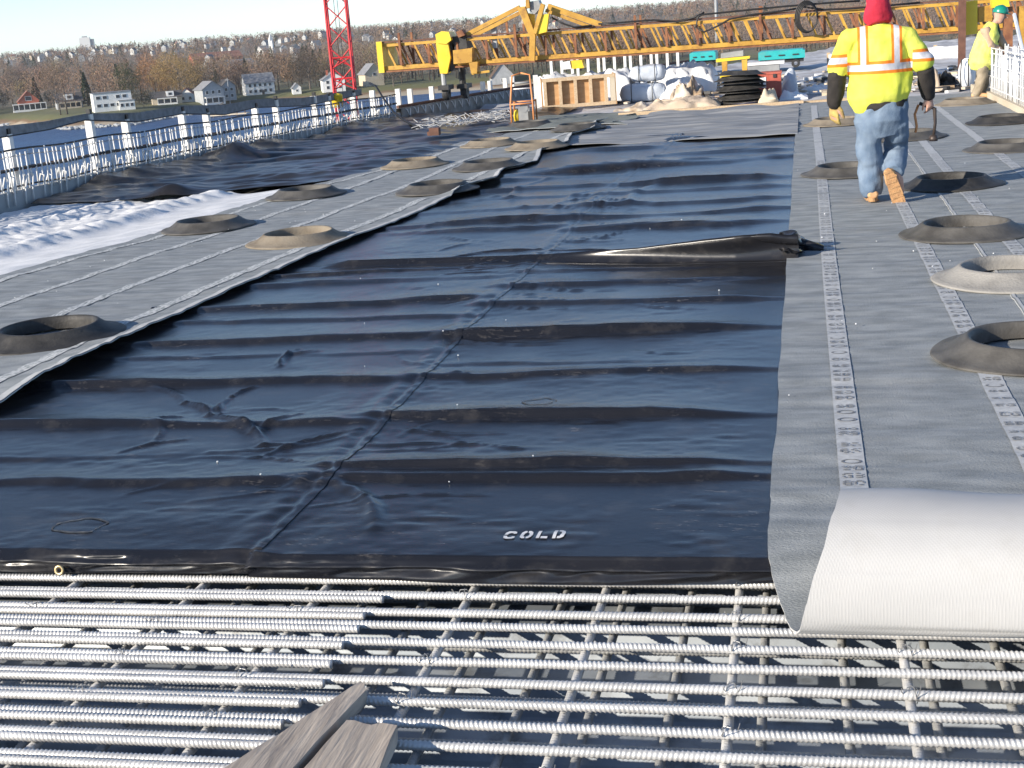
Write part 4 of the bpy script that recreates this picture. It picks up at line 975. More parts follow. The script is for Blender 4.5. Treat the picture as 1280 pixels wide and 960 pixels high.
# ================================================================== LEFT PARAPET
def on_path(u, v, dx=0.0):
    r = ray(u, v); best = None
    for Y in np.arange(12, 50, .02):
        if r[0]*(Y/r[1])-dx-float(pathx(Y)) <= 0: best = Y; break
    if best is None: best = 50
    p = r*(best/r[1]); p[2] += EYE; return p
def hs(Y): return float(np.interp(Y, [15, 22.5, 27, 34], [1, .84, .78, .74]))
par = thing('rebar_parapet', 'left parapet cage of white rods, posts and cables under a sagging grey netting band', 'parapet', (0, 0, 0))
b = MB(); yy = np.linspace(11, 28.3, 30)
V = []
for y in yy:
    x = float(pathx(y)); h = .20*hs(y); V += [(x-.10, y, -.45), (x-.10, y, h), (x+.02, y, h), (x+.02, y, -.45)]
b.add(V, [(4*i+k, 4*i+(k+1) % 4, 4*i+4+(k+1) % 4, 4*i+4+k) for i in range(29) for k in range(4)]); b.build('curb', M['hgrey'], par)
for u, vb, vt in [(-62, 262, 172), (8, 235, 168), (110, 195, 143), (156, 190, 149), (226, 178, 139), (257, 172, 141), (318, 160, 134), (343, 150, 125), (391, 145, 120), (409, 140, 120), (440, 140, 116)]:
    q = on_path(u, vt, -.16); y = q[1]; x = float(pathx(y))-.16; top_ = q[2]
    b = MB(); b.box((x, y, (top_-.05)/2), (.105, .09, top_+.05), taper=.97); po = b.build('post', M['postw'], par)
    b = MB(); b.box((x+.02, y-.01, top_+.035), (.06, .06, .07)); b.build('post_clip', M['cable'], po)
bt = [(-90, 172), (0, 158), (55, 152), (108, 142), (170, 141), (228, 132), (280, 131), (320, 124), (380, 122), (452, 111)]
bb = [(-90, 188), (0, 173), (60, 163), (105, 151), (170, 153), (228, 143), (280, 144), (320, 135), (380, 133), (452, 119)]
tu = np.linspace(-90, 452, 90); P = np.zeros((90, 5, 3))
for i, u in enumerate(tu):
    a = on_path(u, float(lerp(u, bt)), -.12); c = on_path(u, float(lerp(u, bb)), -.12)
    for j in range(5): 
        P[i, j] = a*(1-j/4)+c*(j/4); P[i, j, 0] += -.006*math.sin(j/4*math.pi)+.01*float(vn(u*.06, j*.7, 80))
sheet('netting', P, .006, [M['band'], M['band']], par)
b = MB(); b.tube([tuple(p+np.array([.02, 0, .01])) for p in P[:, 4]], .009, 6); b.build('netting_rope', M['cable'], par)
for zf, r, m in ((.70, .013, 'cable'), (.46, .020, 'cable'), (.24, .012, 'cable'), (.62, .006, 'wire')):
    b = MB(); b.tube([(float(pathx(y))+.0, y, zf*hs(y)+.012*math.sin(y*2.9)) for y in np.linspace(12.5, 28.2, 60)], r, 5); b.build('cable', M[m], par)
b = MB(); b.tube([(float(pathx(y))-.07, y, .455*hs(y)) for y in np.linspace(12.5, 28.2, 40)], .024, 6); b.build('waler', M['rustd'], par)
rs = np.random.RandomState(17)
rodm = []
for k in range(4):
    b = MB(); e = .06+.03*k
    b.tube([(0, 0, .18), (0, .01, .40), (.0, .0, .69)], .0115, 6); rodm.append(b.mesh('stirrup_rod', M['rod'], True))
for k in range(3):
    b = MB(); e = .05+.02*k
    b.tube([(.02, 0, .02), (.02, .01, .14), (.03, e*.5, .27), (.02, e, .34), (-.04, e*1.2, .36), (-.07, e*.8, .24), (-.06, e, .08)], .0115, 6); rodm.append(b.mesh('stirrup_hook', M['rod'], True))
y = 12.8; i = 0
while y < 28.2:
    s = hs(y); x = float(pathx(y))
    link('rod', rodm[i % 4], par, (x+rs.uniform(-.01, .03), y+rs.uniform(-.02, .02), 0), (rs.uniform(-.03, .03), rs.uniform(-.03, .03), rs.uniform(-.3, .3)), (1, 1, s*rs.uniform(.92, 1.03)))
    if i % 2 == 0: link('hooked_rod', rodm[4+i % 3], par, (x+.03, y+rs.uniform(-.05, .05), 0), (0, 0, rs.uniform(-.35, .35)), (1, 1, s*rs.uniform(.9, 1.1)))
    y += .108+rs.uniform(-.015, .015); i += 1
p = on_path(422, 131, -.12); b = MB(); b.lathe([(.001, .0), (.10, .0), (.115, .22), (.12, .23), (.10, .26), (.001, .28)], 16); t = b.build('bucket', M['yellow_b'], None, True, (p[0], p[1], p[2]-.05)); tag(t, 'bright yellow bucket perched on the parapet below the red boom', 'bucket')
# parapet form beyond the cage
pf = thing('parapet_form', 'grey parapet formwork with brown top rail and V shaped white rods beyond the cage', 'formwork', (0, 0, 0))
yy = np.linspace(28.3, 46, 30); V = []
for y in yy:
    x = float(pathx(y)); V += [(x-.10, y, -.45), (x-.10, y, .24), (x+.04, y, .24), (x+.05, y, -.45)]
b = MB(); b.add(V, [(4*i+k, 4*i+(k+1) % 4, 4*i+4+(k+1) % 4, 4*i+4+k) for i in range(29) for k in range(4)]); b.build('form_panel', M['concrete'], pf)
b = MB(); b.tube([(float(pathx(y))-.03, y, .275) for y in yy], .035, 6); b.build('top_rail', M['rustd'], pf)
b = MB(); b.tube([(-.03, 0, .24), (.07, .01, .20), (.085, .07, .10), (.09, .10, .05)], .011, 5); b.tube([(-.03, .20, .24), (.07, .19, .20), (.085, .13, .10), (.09, .10, .05)], .011, 5); VR = b.mesh('v_rod', M['rod'], True)
y = 28.5
while y < 41: link('rod', VR, pf, (float(pathx(y)), y, rs.uniform(-.01, .02)), (0, 0, -.12)); y += .34
for u, vt in [(465, 113), (497, 111), (512, 111), (539, 108), (603, 102), (612, 101), (631, 98), (640, 96)]:
    q = on_path(u, vt, -.25); b = MB(); b.box((q[0], q[1], q[2]/2), (.10, .10, q[2])); b.build('post', M['postw'], pf)
# hose from the parapet down onto the black sheet
b = MB(); pts = [pxY(u, v, Y) for u, v, Y in ((462, 104, 27.5), (470, 108, 27.2), (480, 124, 26.8), (492, 140, 26.2), (506, 151, 25.4), (520, 158, 24.8), (532, 162, 24.4))]
b.tube(pts, .022, 6); tag(b.build('hose', M['cable'], None, True), 'black hose hanging from the parapet onto the black sheet', 'hose')

# ================================================================== RIGHT PARAPET
rp = thing('rebar_parapet', 'right parapet cage of close white rods beside the man in the green helmet', 'parapet', (0, 0, 0))
b = MB(); b.box((3.05, 21.5, .035), (.34, 9.0, .16)); b.build('curb', M['htan'], rp)
y = 17.2
b = MB(); b.tube([(0, 0, .06), (0, .004, .5), (0, 0, .82)], .010, 6); R1 = b.mesh('rod', M['rod'], True)
while y < 25.7:
    link('rod', R1, rp, (2.95+rs.uniform(-.015, .015), y, 0), (rs.uniform(-.03, .03), rs.uniform(-.03, .03), 0), (1, 1, rs.uniform(.82, 1.02)))
    if rs.rand() < .8: link('rod', R1, rp, (3.16+rs.uniform(-.015, .015), y+.04, 0), (rs.uniform(-.03, .03), rs.uniform(-.03, .03), 0), (1, 1, rs.uniform(.9, 1.05)))
    y += .085
for z in (.18, .36, .54, .72, .80):
    for x in (2.93, 3.18):
        b = MB(); b.tube([(x, 17, z), (x, 21, z+.01), (x, 25.8, z)], .011, 5); b.build('rail', M['rod'], rp)
b = MB(); b.tube([pxY(1280, 70, 22.4), pxY(1268, 18, 23.4)], .03, 6); tag(b.build('pipe', M['tarp_b']), 'pale blue pipe leaning up from the right parapet', 'pipe')

# ================================================================== YELLOW FINISHING MACHINE
GY = 30.2
_gl, _gr = pxY(480, 89, GY), pxY(1205, 39, GY); G = .915
def zb(x): return float(_gl[2]+(_gr[2]-_gl[2])*(x-_gl[0])/(_gr[0]-_gl[0]))
gm = thing('finishing_machine', 'long yellow truss girder machine spanning the deck, with an A shaped peak', 'machine', (0, 0, 0))
x0, x1 = float(_gl[0]), 7.4
for dy, nm in ((0, 'front'), (.95, 'rear')):
    b = MB(); b.beam((x0, GY+dy, zb(x0)+G*.065), (x1, GY+dy, zb(x1)+G*.065), .10, .09); b.build('bottom_chord', M['yellow'], gm)
    b = MB(); b.beam((x0, GY+dy, zb(x0)+G*.61), (x1, GY+dy, zb(x1)+G*.61), .08, .06); b.build('top_chord', M['yellow'], gm)
    b = MB(); b.beam((x0, GY+dy, zb(x0)+G*.685), (x1, GY+dy, zb(x1)+G*.685), .14, .035); b.build('top_angle', M['rustd'], gm)
    b = MB(); b.beam((x0, GY+dy, zb(x0)-G*.015), (x1, GY+dy, zb(x1)-G*.015), .18, .035); b.build('bottom_angle', M['rust'], gm)
x = x0+.05; k = 0
while x < x1:
    for dy in (0, .95):
        b = MB(); b.beam((x+.40, GY+dy-.09*(dy == 0), zb(x)+G*.11), (x+.40, GY+dy-.09*(dy == 0), zb(x)+G*(.56 if k % 4 else .88)), .05, .05); b.build('upright', M['rust'], gm)
        b = MB(); b.beam((x+.06, GY+dy, zb(x)+G*.58), (x+.24, GY+dy, zb(x)+G*.11), .042, .042); b.build('diagonal', M['yellow'], gm)
        b = MB(); b.beam((x+.42, GY+dy, zb(x)+G*.11), (x+.28, GY+dy+.03, zb(x)+G*.58), .034, .034); b.build('diagonal', M['rust'], gm)
        b = MB(); b.beam((x+.42, GY+dy, zb(x)+G*.58), (x+.60, GY+dy, zb(x)+G*.11), .042, .042); b.build('diagonal', M['yellow' if k % 4 else 'rust'], gm)
    b = MB(); b.beam((x+.3, GY+.08, zb(x)+G*.02), (x+.8, GY+.88, zb(x)+G*.02), .05, .05); b.build('cross_brace', M['rust'], gm)
    x += .66; k += 1
b = MB(); b.box((x0-.02, GY+.45, zb(x0)+G*.34), (.13, 1.15, .68)); b.build('end_plate', M['yellow_b'], gm)
def poly(name, pts, Y, t, m, parent):
    P = [pxY(u, v, Y) for u, v in pts]; n = len(P); b = MB()
    b.add([tuple(p) for p in P]+[(p[0], p[1]+t, p[2]) for p in P], [tuple(range(n)), tuple(range(2*n-1, n-1, -1))]+[(i, n+i, n+(i+1) % n, (i+1) % n) for i in range(n)])
    return b.build(name, M[m], parent)
# left leg tower
poly('leg_head', [(544, 43), (552, 39), (561, 40), (564, 50), (558, 55), (546, 54)], GY-.25, .5, 'yellow_b', gm)
poly('leg', [(545, 54), (560, 54), (563, 72), (559, 92), (550, 92), (547, 72)], GY-.2, .35, 'yellow_b', gm)
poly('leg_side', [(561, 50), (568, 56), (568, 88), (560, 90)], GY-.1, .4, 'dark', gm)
b = MB(); b.tube([pxY(554, 92, GY-.05), pxY(556, 114, GY-.05)], .055, 8); b.build('jack_post', M['hgrey'], gm)
b = MB(); b.tube([pxY(577, 84, GY+.6), pxY(579, 112, GY+.6)], .075, 8); b.build('jack_post', M['dark'], gm)
for u, v, Y in ((558, 116, GY-.1), (581, 114, GY+.5)):
    c = pxY(u, v, Y); b = MB(); b.lathe([(.04, -.07), (.15, -.07), (.165, -.03), (.165, .03), (.15, .07), (.04, .07)], 20, c, R=Matrix.Rotation(rad(90), 3, 'Y'), closed=True); b.build('wheel', M['dark'], gm)
    b = MB(); b.box((c[0], c[1], c[2]+.12), (.24, .5, .10)); b.build('bogie', M['dark'], gm)
poly('engine_box', [(566, 63), (590, 60), (590, 78), (567, 80)], GY-.3, .5, 'yellow', gm)
poly('engine', [(564, 47), (582, 44), (584, 60), (566, 63)], GY-.1, .6, 'dark', gm)
poly('control_box', [(570, 40), (577, 37), (581, 44), (573, 47)], GY-.2, .3, 'rust', gm)
poly('bracket', [(586, 78), (597, 77), (596, 92), (589, 92)], GY-.3, .3, 'yellow', gm)
b = MB(); b.beam(pxY(590, 92, GY-.2), pxY(612, 89, GY-.2), .06, .05); b.build('step', M['yellow'], gm)
# peak
poly('peak_plate', [(646, 9), (656, 8), (664, 30), (669, 44), (668, 76), (661, 76), (662, 46)], GY-.3, .12, 'yellow', gm)
poly('peak_plate', [(651, 15), (668, 18), (670, 42), (664, 41), (655, 22)], GY-.15, .1, 'yellow_b', gm)
poly('peak_plate', [(675, 19), (686, 17), (683, 40), (671, 43)], GY-.3, .14, 'yellow_b', gm)
poly('peak_plate', [(657, -1), (661, -1), (662, 10), (657, 11)], GY-.28, .12, 'yellow', gm)
poly('peak_plate', [(676, 4), (681, 6), (670, 43), (666, 40)], GY-.34, .1, 'yellow', gm)
poly('winch', [(662, 2), (673, 0), (676, 9), (668, 18), (662, 14)], GY-.2, .3, 'grey', gm)
for a, c, w in (((650, 9), (584, 43), .09), ((652, 15), (592, 45), .08), ((685, 8), (752, 31), .12), ((682, 13), (745, 36), .07)):
    b = MB(); b.beam(pxY(*a, GY), pxY(*c, GY), w, w); b.build('stay', M['yellow'], gm)
b = MB(); b.beam(pxY(617, 24, GY+.1), pxY(619, 60, GY+.1), .10, .10); b.build('stay_post', M['hgrey'], gm)
b = MB(); b.beam(pxY(633, 27, GY), pxY(635, 45, GY), .05, .05); b.build('stay_post', M['rust'], gm)
# hoses slung along the top
for pts in ([(748, 30), (765, 29), (790, 27), (818, 25), (845, 27), (868, 22), (880, 16)], [(690, 22), (705, 30), (718, 34), (740, 32)], [(880, 15), (872, 22), (870, 34), (880, 40), (896, 33), (912, 24), (942, 18), (975, 14), (1000, 10)], [(845, 28), (880, 18), (900, 16), (940, 12), (980, 8), (1030, 4), (1075, 1)], [(1000, 8), (1030, 12), (1060, 11), (1100, 8), (1150, 3)]):
    b = MB(); b.tube([pxY(u, v, GY-.12) for u, v in pts], .02, 5); b.build('hose', M['cable'], gm, True)
for k in range(4):
    c = pxY(1008+k*.8, 21+k*.5, GY-.25-.03*k); b = MB(); b.tube([(c[0]+(.23-.015*k)*math.cos(a), c[1], c[2]+(.32-.015*k)*math.sin(a)) for a in np.linspace(0, 2*math.pi, 26)], .016, 5); b.build('hose_coil', M['cable'], gm, True)
# carriage under the girder
poly('carriage_plate', [(895, 74), (937, 70), (937, 73), (895, 78)], GY-1.0, .5, 'yellow_b', gm)
poly('carriage_hood', [(901, 67), (929, 63), (929, 70), (901, 73)], GY-.9, .5, 'grey', gm)
for pts in ([(902, 77), (909, 77), (909, 93), (903, 93)], [(927, 75), (934, 74), (934, 91), (928, 92)]): poly('carriage_leg', pts, GY-1.0, .12, 'yellow', gm)
poly('carriage_beam', [(900, 93), (936, 90), (936, 95), (900, 98)], GY-1.05, .2, 'yellow_b', gm)
for u in (720, 729): pass
poly('float_pan', [(702, 78), (712, 76), (714, 86), (704, 87)], GY-.4, .4, 'hwhite', gm); poly('float_pan', [(714, 76), (727, 75), (730, 85), (715, 86)], GY-.4, .4, 'yellow_b', gm)
# right leg, behind the bent man
b = MB(); b.beam(pxY(1202, 86, GY-2), pxY(1203, -6, GY-2), .13, .13); b.build('right_leg', M['rustd'], gm)
poly('panel', [(1206, 2), (1222, 0), (1222, 42), (1207, 44)], GY-1.8, .4, 'yellow_b', gm); poly('panel', [(1223, 9), (1240, 6), (1240, 26), (1223, 28)], GY-1.7, .4, 'yellow', gm); poly('panel', [(1240, -6), (1260, -8), (1262, 8), (1240, 10)], GY-1.8, .3, 'yellow_b', gm)
poly('leg', [(1256, 10), (1266, 8), (1266, 60), (1256, 62)], GY-1.6, .3, 'rust', gm); poly('leg', [(1274, 8), (1292, 6), (1292, 60), (1276, 62)], GY-1.6, .3, 'yellow', gm)

# ================================================================== RED LATTICE BOOM
A_ = Vector(pxY(431, 112, 60)); B_ = Vector(pxY(419.5, 0, 60)); dv = (B_-A_).normalized()
bm_ = thing('lattice_boom', 'red lattice crane boom rising beyond the left parapet', 'crane boom', (0, 0, 0))
s0 = (-21.5-A_.z)/dv.z; s1 = s0+46
ux = Vector((1, .25, 0)); ux = (ux-dv*ux.dot(dv)).normalized(); uy = dv.cross(ux).normalized()
hw = .46
cor = [(-1, -1), (1, -1), (1, 1), (-1, 1)]
pt = lambda s, i: A_+dv*s+ux*(cor[i % 4][0]*hw)+uy*(cor[i % 4][1]*hw)
for i in range(4):
    b = MB(); b.tube([pt(s0, i), pt(s1, i)], .055, 6); b.build('chord', M['redp'], bm_)
def lace(a, c, r=.028):
    b = MB(); b.tube([a, c], r, 5, cap=False); b.build('lacing', M['redp'], bm_)
s = s0; k = 0
while s < s1-1:
    vis = -2 < s < 6.5
    for i in range(4):
        if not vis and i in (2, 3): continue
        a, c = (i, i+1) if k % 2 else (i+1, i)
        lace(pt(s, a), pt(s+.92, c))
        if vis and 0 < s < 1.6: lace(pt(s, c), pt(s+.46, a)); lace(pt(s+.46, i), pt(s+.46, i+1), .035)
    s += .92; k += 1
b = MB()
for q in (-.12, .08): b.tube([A_+dv*s0+ux*q, A_+dv*s1+ux*(q*.6)], .012, 4)
b.build('hoist_rope', M['cable'], bm_)

# ================================================================== THINGS ON THE DECK BEYOND THE BLANKETS
def ppm(Y): return F_PX/Y*1.02
# plywood form
q = px(680, 138); q2 = px(770, 131); L_ = float(np.hypot(*(q2-q)[:2])); rz = math.atan2(q2[1]-q[1], q2[0]-q[0])
cr = thing('plywood_form', 'open wooden form box with five studs and orange brown plywood between', 'formwork', (q[0], q[1], .02), rz)
H = .62
b = MB(); b.box((L_/2, 0, .035), (L_, .10, .07)); b.build('rail', M['wood'], cr)
b = MB(); b.box((L_/2, 0, H-.035), (L_, .10, .07)); b.build('rail', M['wood'], cr)
for i in range(5):
    b = MB(); b.box((.05+(L_-.24)*i/4, -.002, H/2), (.065, .10, H-.14)); b.build('stud', M['wood'], cr)
for i in range(4):
    b = MB(); b.box((.05+(L_-.24)*(i+.5)/4, .06, H/2), ((L_-.24)/4-.005, .02, H-.02)); b.build('panel', M['ply'], cr)
b = MB(); b.box((L_-.05, .004, H/2), (.10, .12, H-.145)); b.build('end_stud', M['htan'], cr)
b = MB(); b.box((L_+.012, .35, H/2), (.02, .8, H)); b.build('end_panel', M['ply'], cr)
b = MB(); b.box((-.012, .35, H/2), (.02, .8, H)); b.build('end_panel', M['ply'], cr)
b = MB(); b.box((-.13, .05, H/2+.04), (.10, .10, H+.1)); b.build('corner_post', M['postw'], cr)
def heap(name, label, cat, pts, Y, depth, m, seed, rough=.12, nn=34):
    """a mound with its own outline: a rounded sheet of cloth or rubble whose ridge follows pts (photo points) at distance Y"""
    W = [pxY(u, v, Y) for u, v in pts]; xs = [p[0] for p in W]; zs = [max(p[2], .02) for p in W]
    n, m_ = nn, 22;  xv = np.linspace(xs[0], xs[-1], n); P = np.zeros((n, m_, 3)); rz_ = np.interp(xv, xs, zs)
    for _ in range(6): rz_[1:-1] = rz_[:-2]*.25+rz_[1:-1]*.5+rz_[2:]*.25
    rz_ = rz_.max()*np.clip(rz_/rz_.max(), 0, 1)**.6
    for j in range(m_):
        a = j/(m_-1)*math.pi; P[:, j, 0] = xv; P[:, j, 1] = Y-depth*.5*math.cos(a); P[:, j, 2] = rz_*math.sin(a)**.55
    P[..., 2] += (rough*vn(P[..., 0]*5, P[..., 1]*5, seed)+rough*.6*vn(P[..., 0]*12, P[..., 1]*12, seed+1))*np.clip(P[..., 2], 0, .35)*2
    P[..., 1] += rough*.4*vn(P[..., 0]*4, P[..., 2]*9, seed+2)
    P[..., 2] = np.maximum(P[..., 2]-.03, -.08)
    o = link(name, np_mesh(name, P.reshape(-1, 3), grid_faces(n, m_, True), M[m])); return tag(o, label, cat)
heap('tarp_heap', 'heap of white sheeting piled behind the wooden form box', 'tarpaulin', [(676, 100), (692, 94), (700, 89), (712, 92), (722, 97), (742, 92), (760, 85), (778, 84), (790, 95)], 30.3, 1.2, 'tarp', 101)
heap('tarp_heap', 'pale blue white sheeting heaped between the wrapped bales and the ring stack', 'tarpaulin', [(826, 100), (836, 82), (850, 77), (872, 78), (890, 88), (898, 105)], 31.2, 1.3, 'tarp', 104)
heap('tarp_heap', 'low white sheeting in front of the tall pale heap, right of the wrapped bales', 'tarpaulin', [(826, 122), (834, 108), (850, 101), (866, 103), (878, 114)], 29.3, .8, 'tarp', 107)
heap('burlap_heap', 'tan burlap heap left of the ring stack', 'burlap', [(806, 142), (818, 128), (826, 122), (838, 128), (852, 122), (872, 120), (892, 122), (902, 134)], 26.6, .9, 'burlap', 110, .2)
heap('burlap_heap', 'rust and tan rags piled behind the burlap heap', 'burlap', [(838, 126), (848, 114), (858, 111), (870, 113), (880, 122)], 27.6, .6, 'debris', 113, .5)
heap('debris_heap', 'low tan rubble between the wooden form box and the burlap heap', 'rubble', [(770, 144), (782, 136), (795, 131), (806, 130), (816, 142)], 26.8, .7, 'debris', 116, .5)
heap('bag', 'cream sack slumped against the red box', 'sack', [(948, 127), (953, 114), (962, 109), (970, 114), (973, 127)], 26.5, .4, 'htan', 119, .25, 18)
heap('bag', 'whitish sack right of the red box', 'sack', [(975, 128), (982, 114), (994, 110), (1004, 116), (1010, 128)], 27.3, .5, 'tarp', 122, .25, 18)
heap('tarp_heap', 'white sheeting and bags spread right of the red box', 'tarpaulin', [(1000, 124), (1010, 108), (1022, 104), (1034, 110), (1046, 122)], 29.0, .8, 'tarp', 125, .3)
heap('debris_heap', 'dark tangle of scrap by the white sack frame', 'rubble', [(1160, 112), (1172, 100), (1180, 93), (1190, 98), (1200, 108), (1206, 114)], 27.5, .8, 'dark', 128, .5)
heap('bag', 'tan orange sack seen behind the walking man\'s right arm', 'sack', [(1150, 118), (1156, 84), (1164, 76), (1171, 82), (1174, 116)], 27, .5, 'burlap', 131, .15, 18)
heap('tarp_heap', 'dark grey wrapped bundle behind the red box', 'bundle', [(976, 118), (980, 92), (988, 84), (994, 90), (998, 116)], 28.4, .5, 'tarp_b', 134, .15, 18)
# white wrapped bales, their shade put in as blue grey colour
def bale(name, label, u0, u1, v0, v1, Y, D, m, seed):
    a = pxY(u0, v1, Y); c = pxY(u1, v0, Y); w = c[0]-a[0]; h = c[2]-a[2]
    b = MB(); nu, nv = 30, 16; V = []
    for j in range(nv+1):
        q = -1+2*j/nv; 
        for i in range(nu):
            t = 2*math.pi*i/nu; ct, st = math.cos(t), math.sin(t); k = (1-abs(q)**5)**.4 if abs(q) < 1 else 0
            e = .55; y = math.copysign(abs(ct)**e, ct); z = math.copysign(abs(st)**e, st)
            n_ = 1+.06*float(vn(q*4+seed, i*.6, seed))+.025*float(vn(q*11, i*1.4, seed+1))
            V.append((w/2*q*.99, D/2*y*max(k, .02)*n_, h/2*z*max(k, .02)*n_))
    b.add(V, [(j*nu+i, j*nu+(i+1) % nu, (j+1)*nu+(i+1) % nu, (j+1)*nu+i) for j in range(nv) for i in range(nu)])
    t = thing(name, label, 'bale', ((a[0]+c[0])/2, Y+D/2, (a[2]+c[2])/2), .06); b.build('wrapping', M[m], t, True)
    for q in (-.45, .4):
        s = MB(); s.tube([(w/2*q, (D/2+.005)*math.copysign(abs(math.cos(x))**.55, math.cos(x))*1.05, (h/2+.005)*math.copysign(abs(math.sin(x))**.55, math.sin(x))*1.05) for x in np.linspace(0, 2*math.pi, 24)], .008, 4); s.build('strap', M['dark'], t)
bale('wrapped_bale', 'lower plastic wrapped bale right of the wooden form box', 772, 832, 103, 131, 29.2, .7, 'tarp_b', 3)
bale('wrapped_bale', 'upper wrapped bale with painted grey shade, lying on the lower one', 785, 831, 80, 104, 29.4, .6, 'tarp_b', 8)
# stack of rings
for i in range(7):
    q = px(924, 133); o = link('rubber_ring', RM[i % 4], None, (q[0]+.035*math.sin(i*2.1), 26.75+.03*math.cos(i*3), .02+i*.082), (rs.uniform(-.05, .05), rs.uniform(-.05, .05), i), (1.04, 1.04, 1.0))
    tag(o, ['bottom', 'second lowest', 'third lowest', 'middle', 'third from the top', 'second from the top', 'topmost'][i]+' black ring in the stack of rings before the red box', 'rubber ring', 'stacked rubber rings')
# red box with white sign
q = pxY(938, 130, 27.6); q2 = pxY(976, 92, 27.6)
t = thing('tool_chest', 'faded red steel box with a white sign, right of the ring stack', 'box', ((q[0]+q2[0])/2, 27.6, 0))
w = q2[0]-q[0]; h = q2[2]
b = MB(); b.box((0, .3, h/2), (w, .6, h)); b.build('body', M['redbox'], t)
b = MB(); b.box((0, .3, h+.02), (w+.03, .63, .04)); b.build('lid', M['redbox'], t)
b = MB(); b.box((-w*.16, -.006, h*.68), (.22, .012, .20)); sg = b.build('sign', M['white'], t)
b = MB()
for (x, z, ww, hh) in ((-.03, .02, .07, .05), (.03, -.02, .05, .06), (-.02, -.05, .10, .02)): b.box((-w*.16+x, -.015, h*.68+z), (ww, .006, hh))
b.build('sign_print', M['dark'], sg)
for x in (-.3, .3): b = MB(); b.box((w*x, -.012, h-.03), (.06, .024, .07)); b.build('latch', M['dark'], t)
q = pxY(935, 93, 28.6); q2 = pxY(974, 80, 28.6)
t = thing('grey_bin', 'grey steel bin with a white board across it, behind the red box', 'bin', ((q[0]+q2[0])/2, 28.6, 0))
b = MB(); b.box((0, .3, q2[2]/2), (q2[0]-q[0], .6, q2[2])); b.build('body', M['grey'], t)
b = MB(); b.box((.05, .3, q2[2]+.03), (q2[0]-q[0]+.1, .65, .05)); b.build('cover_board', M['white'], t)
# teal machines further on
def machine(label, u0, u1, v0, v1, Y, m, vg):
    a = pxY(u0, v1, Y); c = pxY(u1, v0, Y); w = c[0]-a[0]; h = c[2]-a[2]; g = pxY((u0+u1)/2, vg, Y)[2]
    t = thing('compressor', label, 'machine', ((a[0]+c[0])/2, Y+.7, g))
    z = a[2]-g
    b = MB(); b.box((0, 0, z+h*.45), (w, 1.3, h*.9)); b.build('hood', M[m], t)
    b = MB(); b.box((0, 0, z+h*.95), (w*.92, 1.2, h*.1)); b.build('roof', M[m], t)
    for k in range(3): b = MB(); b.box((-w*.3+k*w*.3, -.66, z+h*.45), (w*.13, .03, h*.14)); b.build('vent', M['dark'], t)
    b = MB(); b.box((0, 0, z*.8), (w*.95, 1.1, z*.35)); b.build('chassis', M['dark'], t)
    for x in (-.3, .3):
        b = MB(); b.lathe([(.05, -.1), (z*.42, -.1), (z*.46, 0), (z*.42, .1), (.05, .1)], 18, (w*x, -.5, z*.46), R=Matrix.Rotation(rad(90), 3, 'X'), closed=True); b.build('wheel', M['dark'], t)
machine('turquoise machine hood under the girder, right of the yellow carriage', 948, 1006, 61, 76, 40, 'teal', 86)
machine('smaller turquoise machine hood left of the yellow carriage', 862, 894, 64, 77, 41, 'teal', 88)
poly_t = tag(poly('timber_form', [(845, 90), (893, 86), (893, 96), (846, 100)], 31.6, .3, 'htan', None), 'tan low timber form lying below the smaller turquoise machine', 'panel')
# white hoarding beyond the walking man
q = pxY(1036, 92, 41); q2 = pxY(1204, 54, 41)
t = thing('white_hoarding', 'long white sheeted wall under the girder behind the walking man', 'hoarding', (q[0], 41, 0))
n, m_ = 60, 14; P = np.zeros((n, m_, 3))
for i in range(n):
    for j in range(m_):
        P[i, j] = ((q2[0]-q[0])*i/(n-1), .03*float(vn(i*.3, j*.8, 140))-.10*(j/(m_-1)), -.05+(q2[2]+.02*float(vn(i*.25, 0, 141)))*j/(m_-1))
sheet('sheeting', P, .01, [M['tarp'], M['tarp']], t)
for k in range(6): b = MB(); b.box(((q2[0]-q[0])*k/5, .16, q2[2]/2), (.09, .09, q2[2])); b.build('post', M['wood'], t)
# row of white posts seen under the girder
for i in range(15):
    u = 690+i*11+(i % 3)*2; p0 = pxY(u, 96-(i*.3), 37); p1 = pxY(u-.5, 72-i*.6, 37)
    b = MB(); b.box((p0[0], 37, (p1[2]-.1)/2), (.07, .07, p1[2]+.1)); tag(b.build('form_post', M['postw']), 'thin white post in the row under the girder behind the form box', 'post', 'white posts under the girder')
# white sack frame by the bent man
q = pxY(1210, 108, 26.6); t = thing('sack_frame', 'white bulk sack in a strapped frame left of the man in the green helmet', 'sack', (q[0], 26.6, 0))
w = .30; h = pxY(1210, 72, 26.6)[2]
b = MB(); b.ell((0, .2, h*.48), (w*.52, .22, h*.5), 16, 10, noise=.06, seed=4); b.build('sack', M['tarp'], t, True)
for x in (-.13, 0, .13): b = MB(); b.tube([(x, -.06, .02), (x*1.05, -.07, h*.5), (x*.9, -.02, h*.96)], .012, 5); b.build('strap', M['dark'], t)
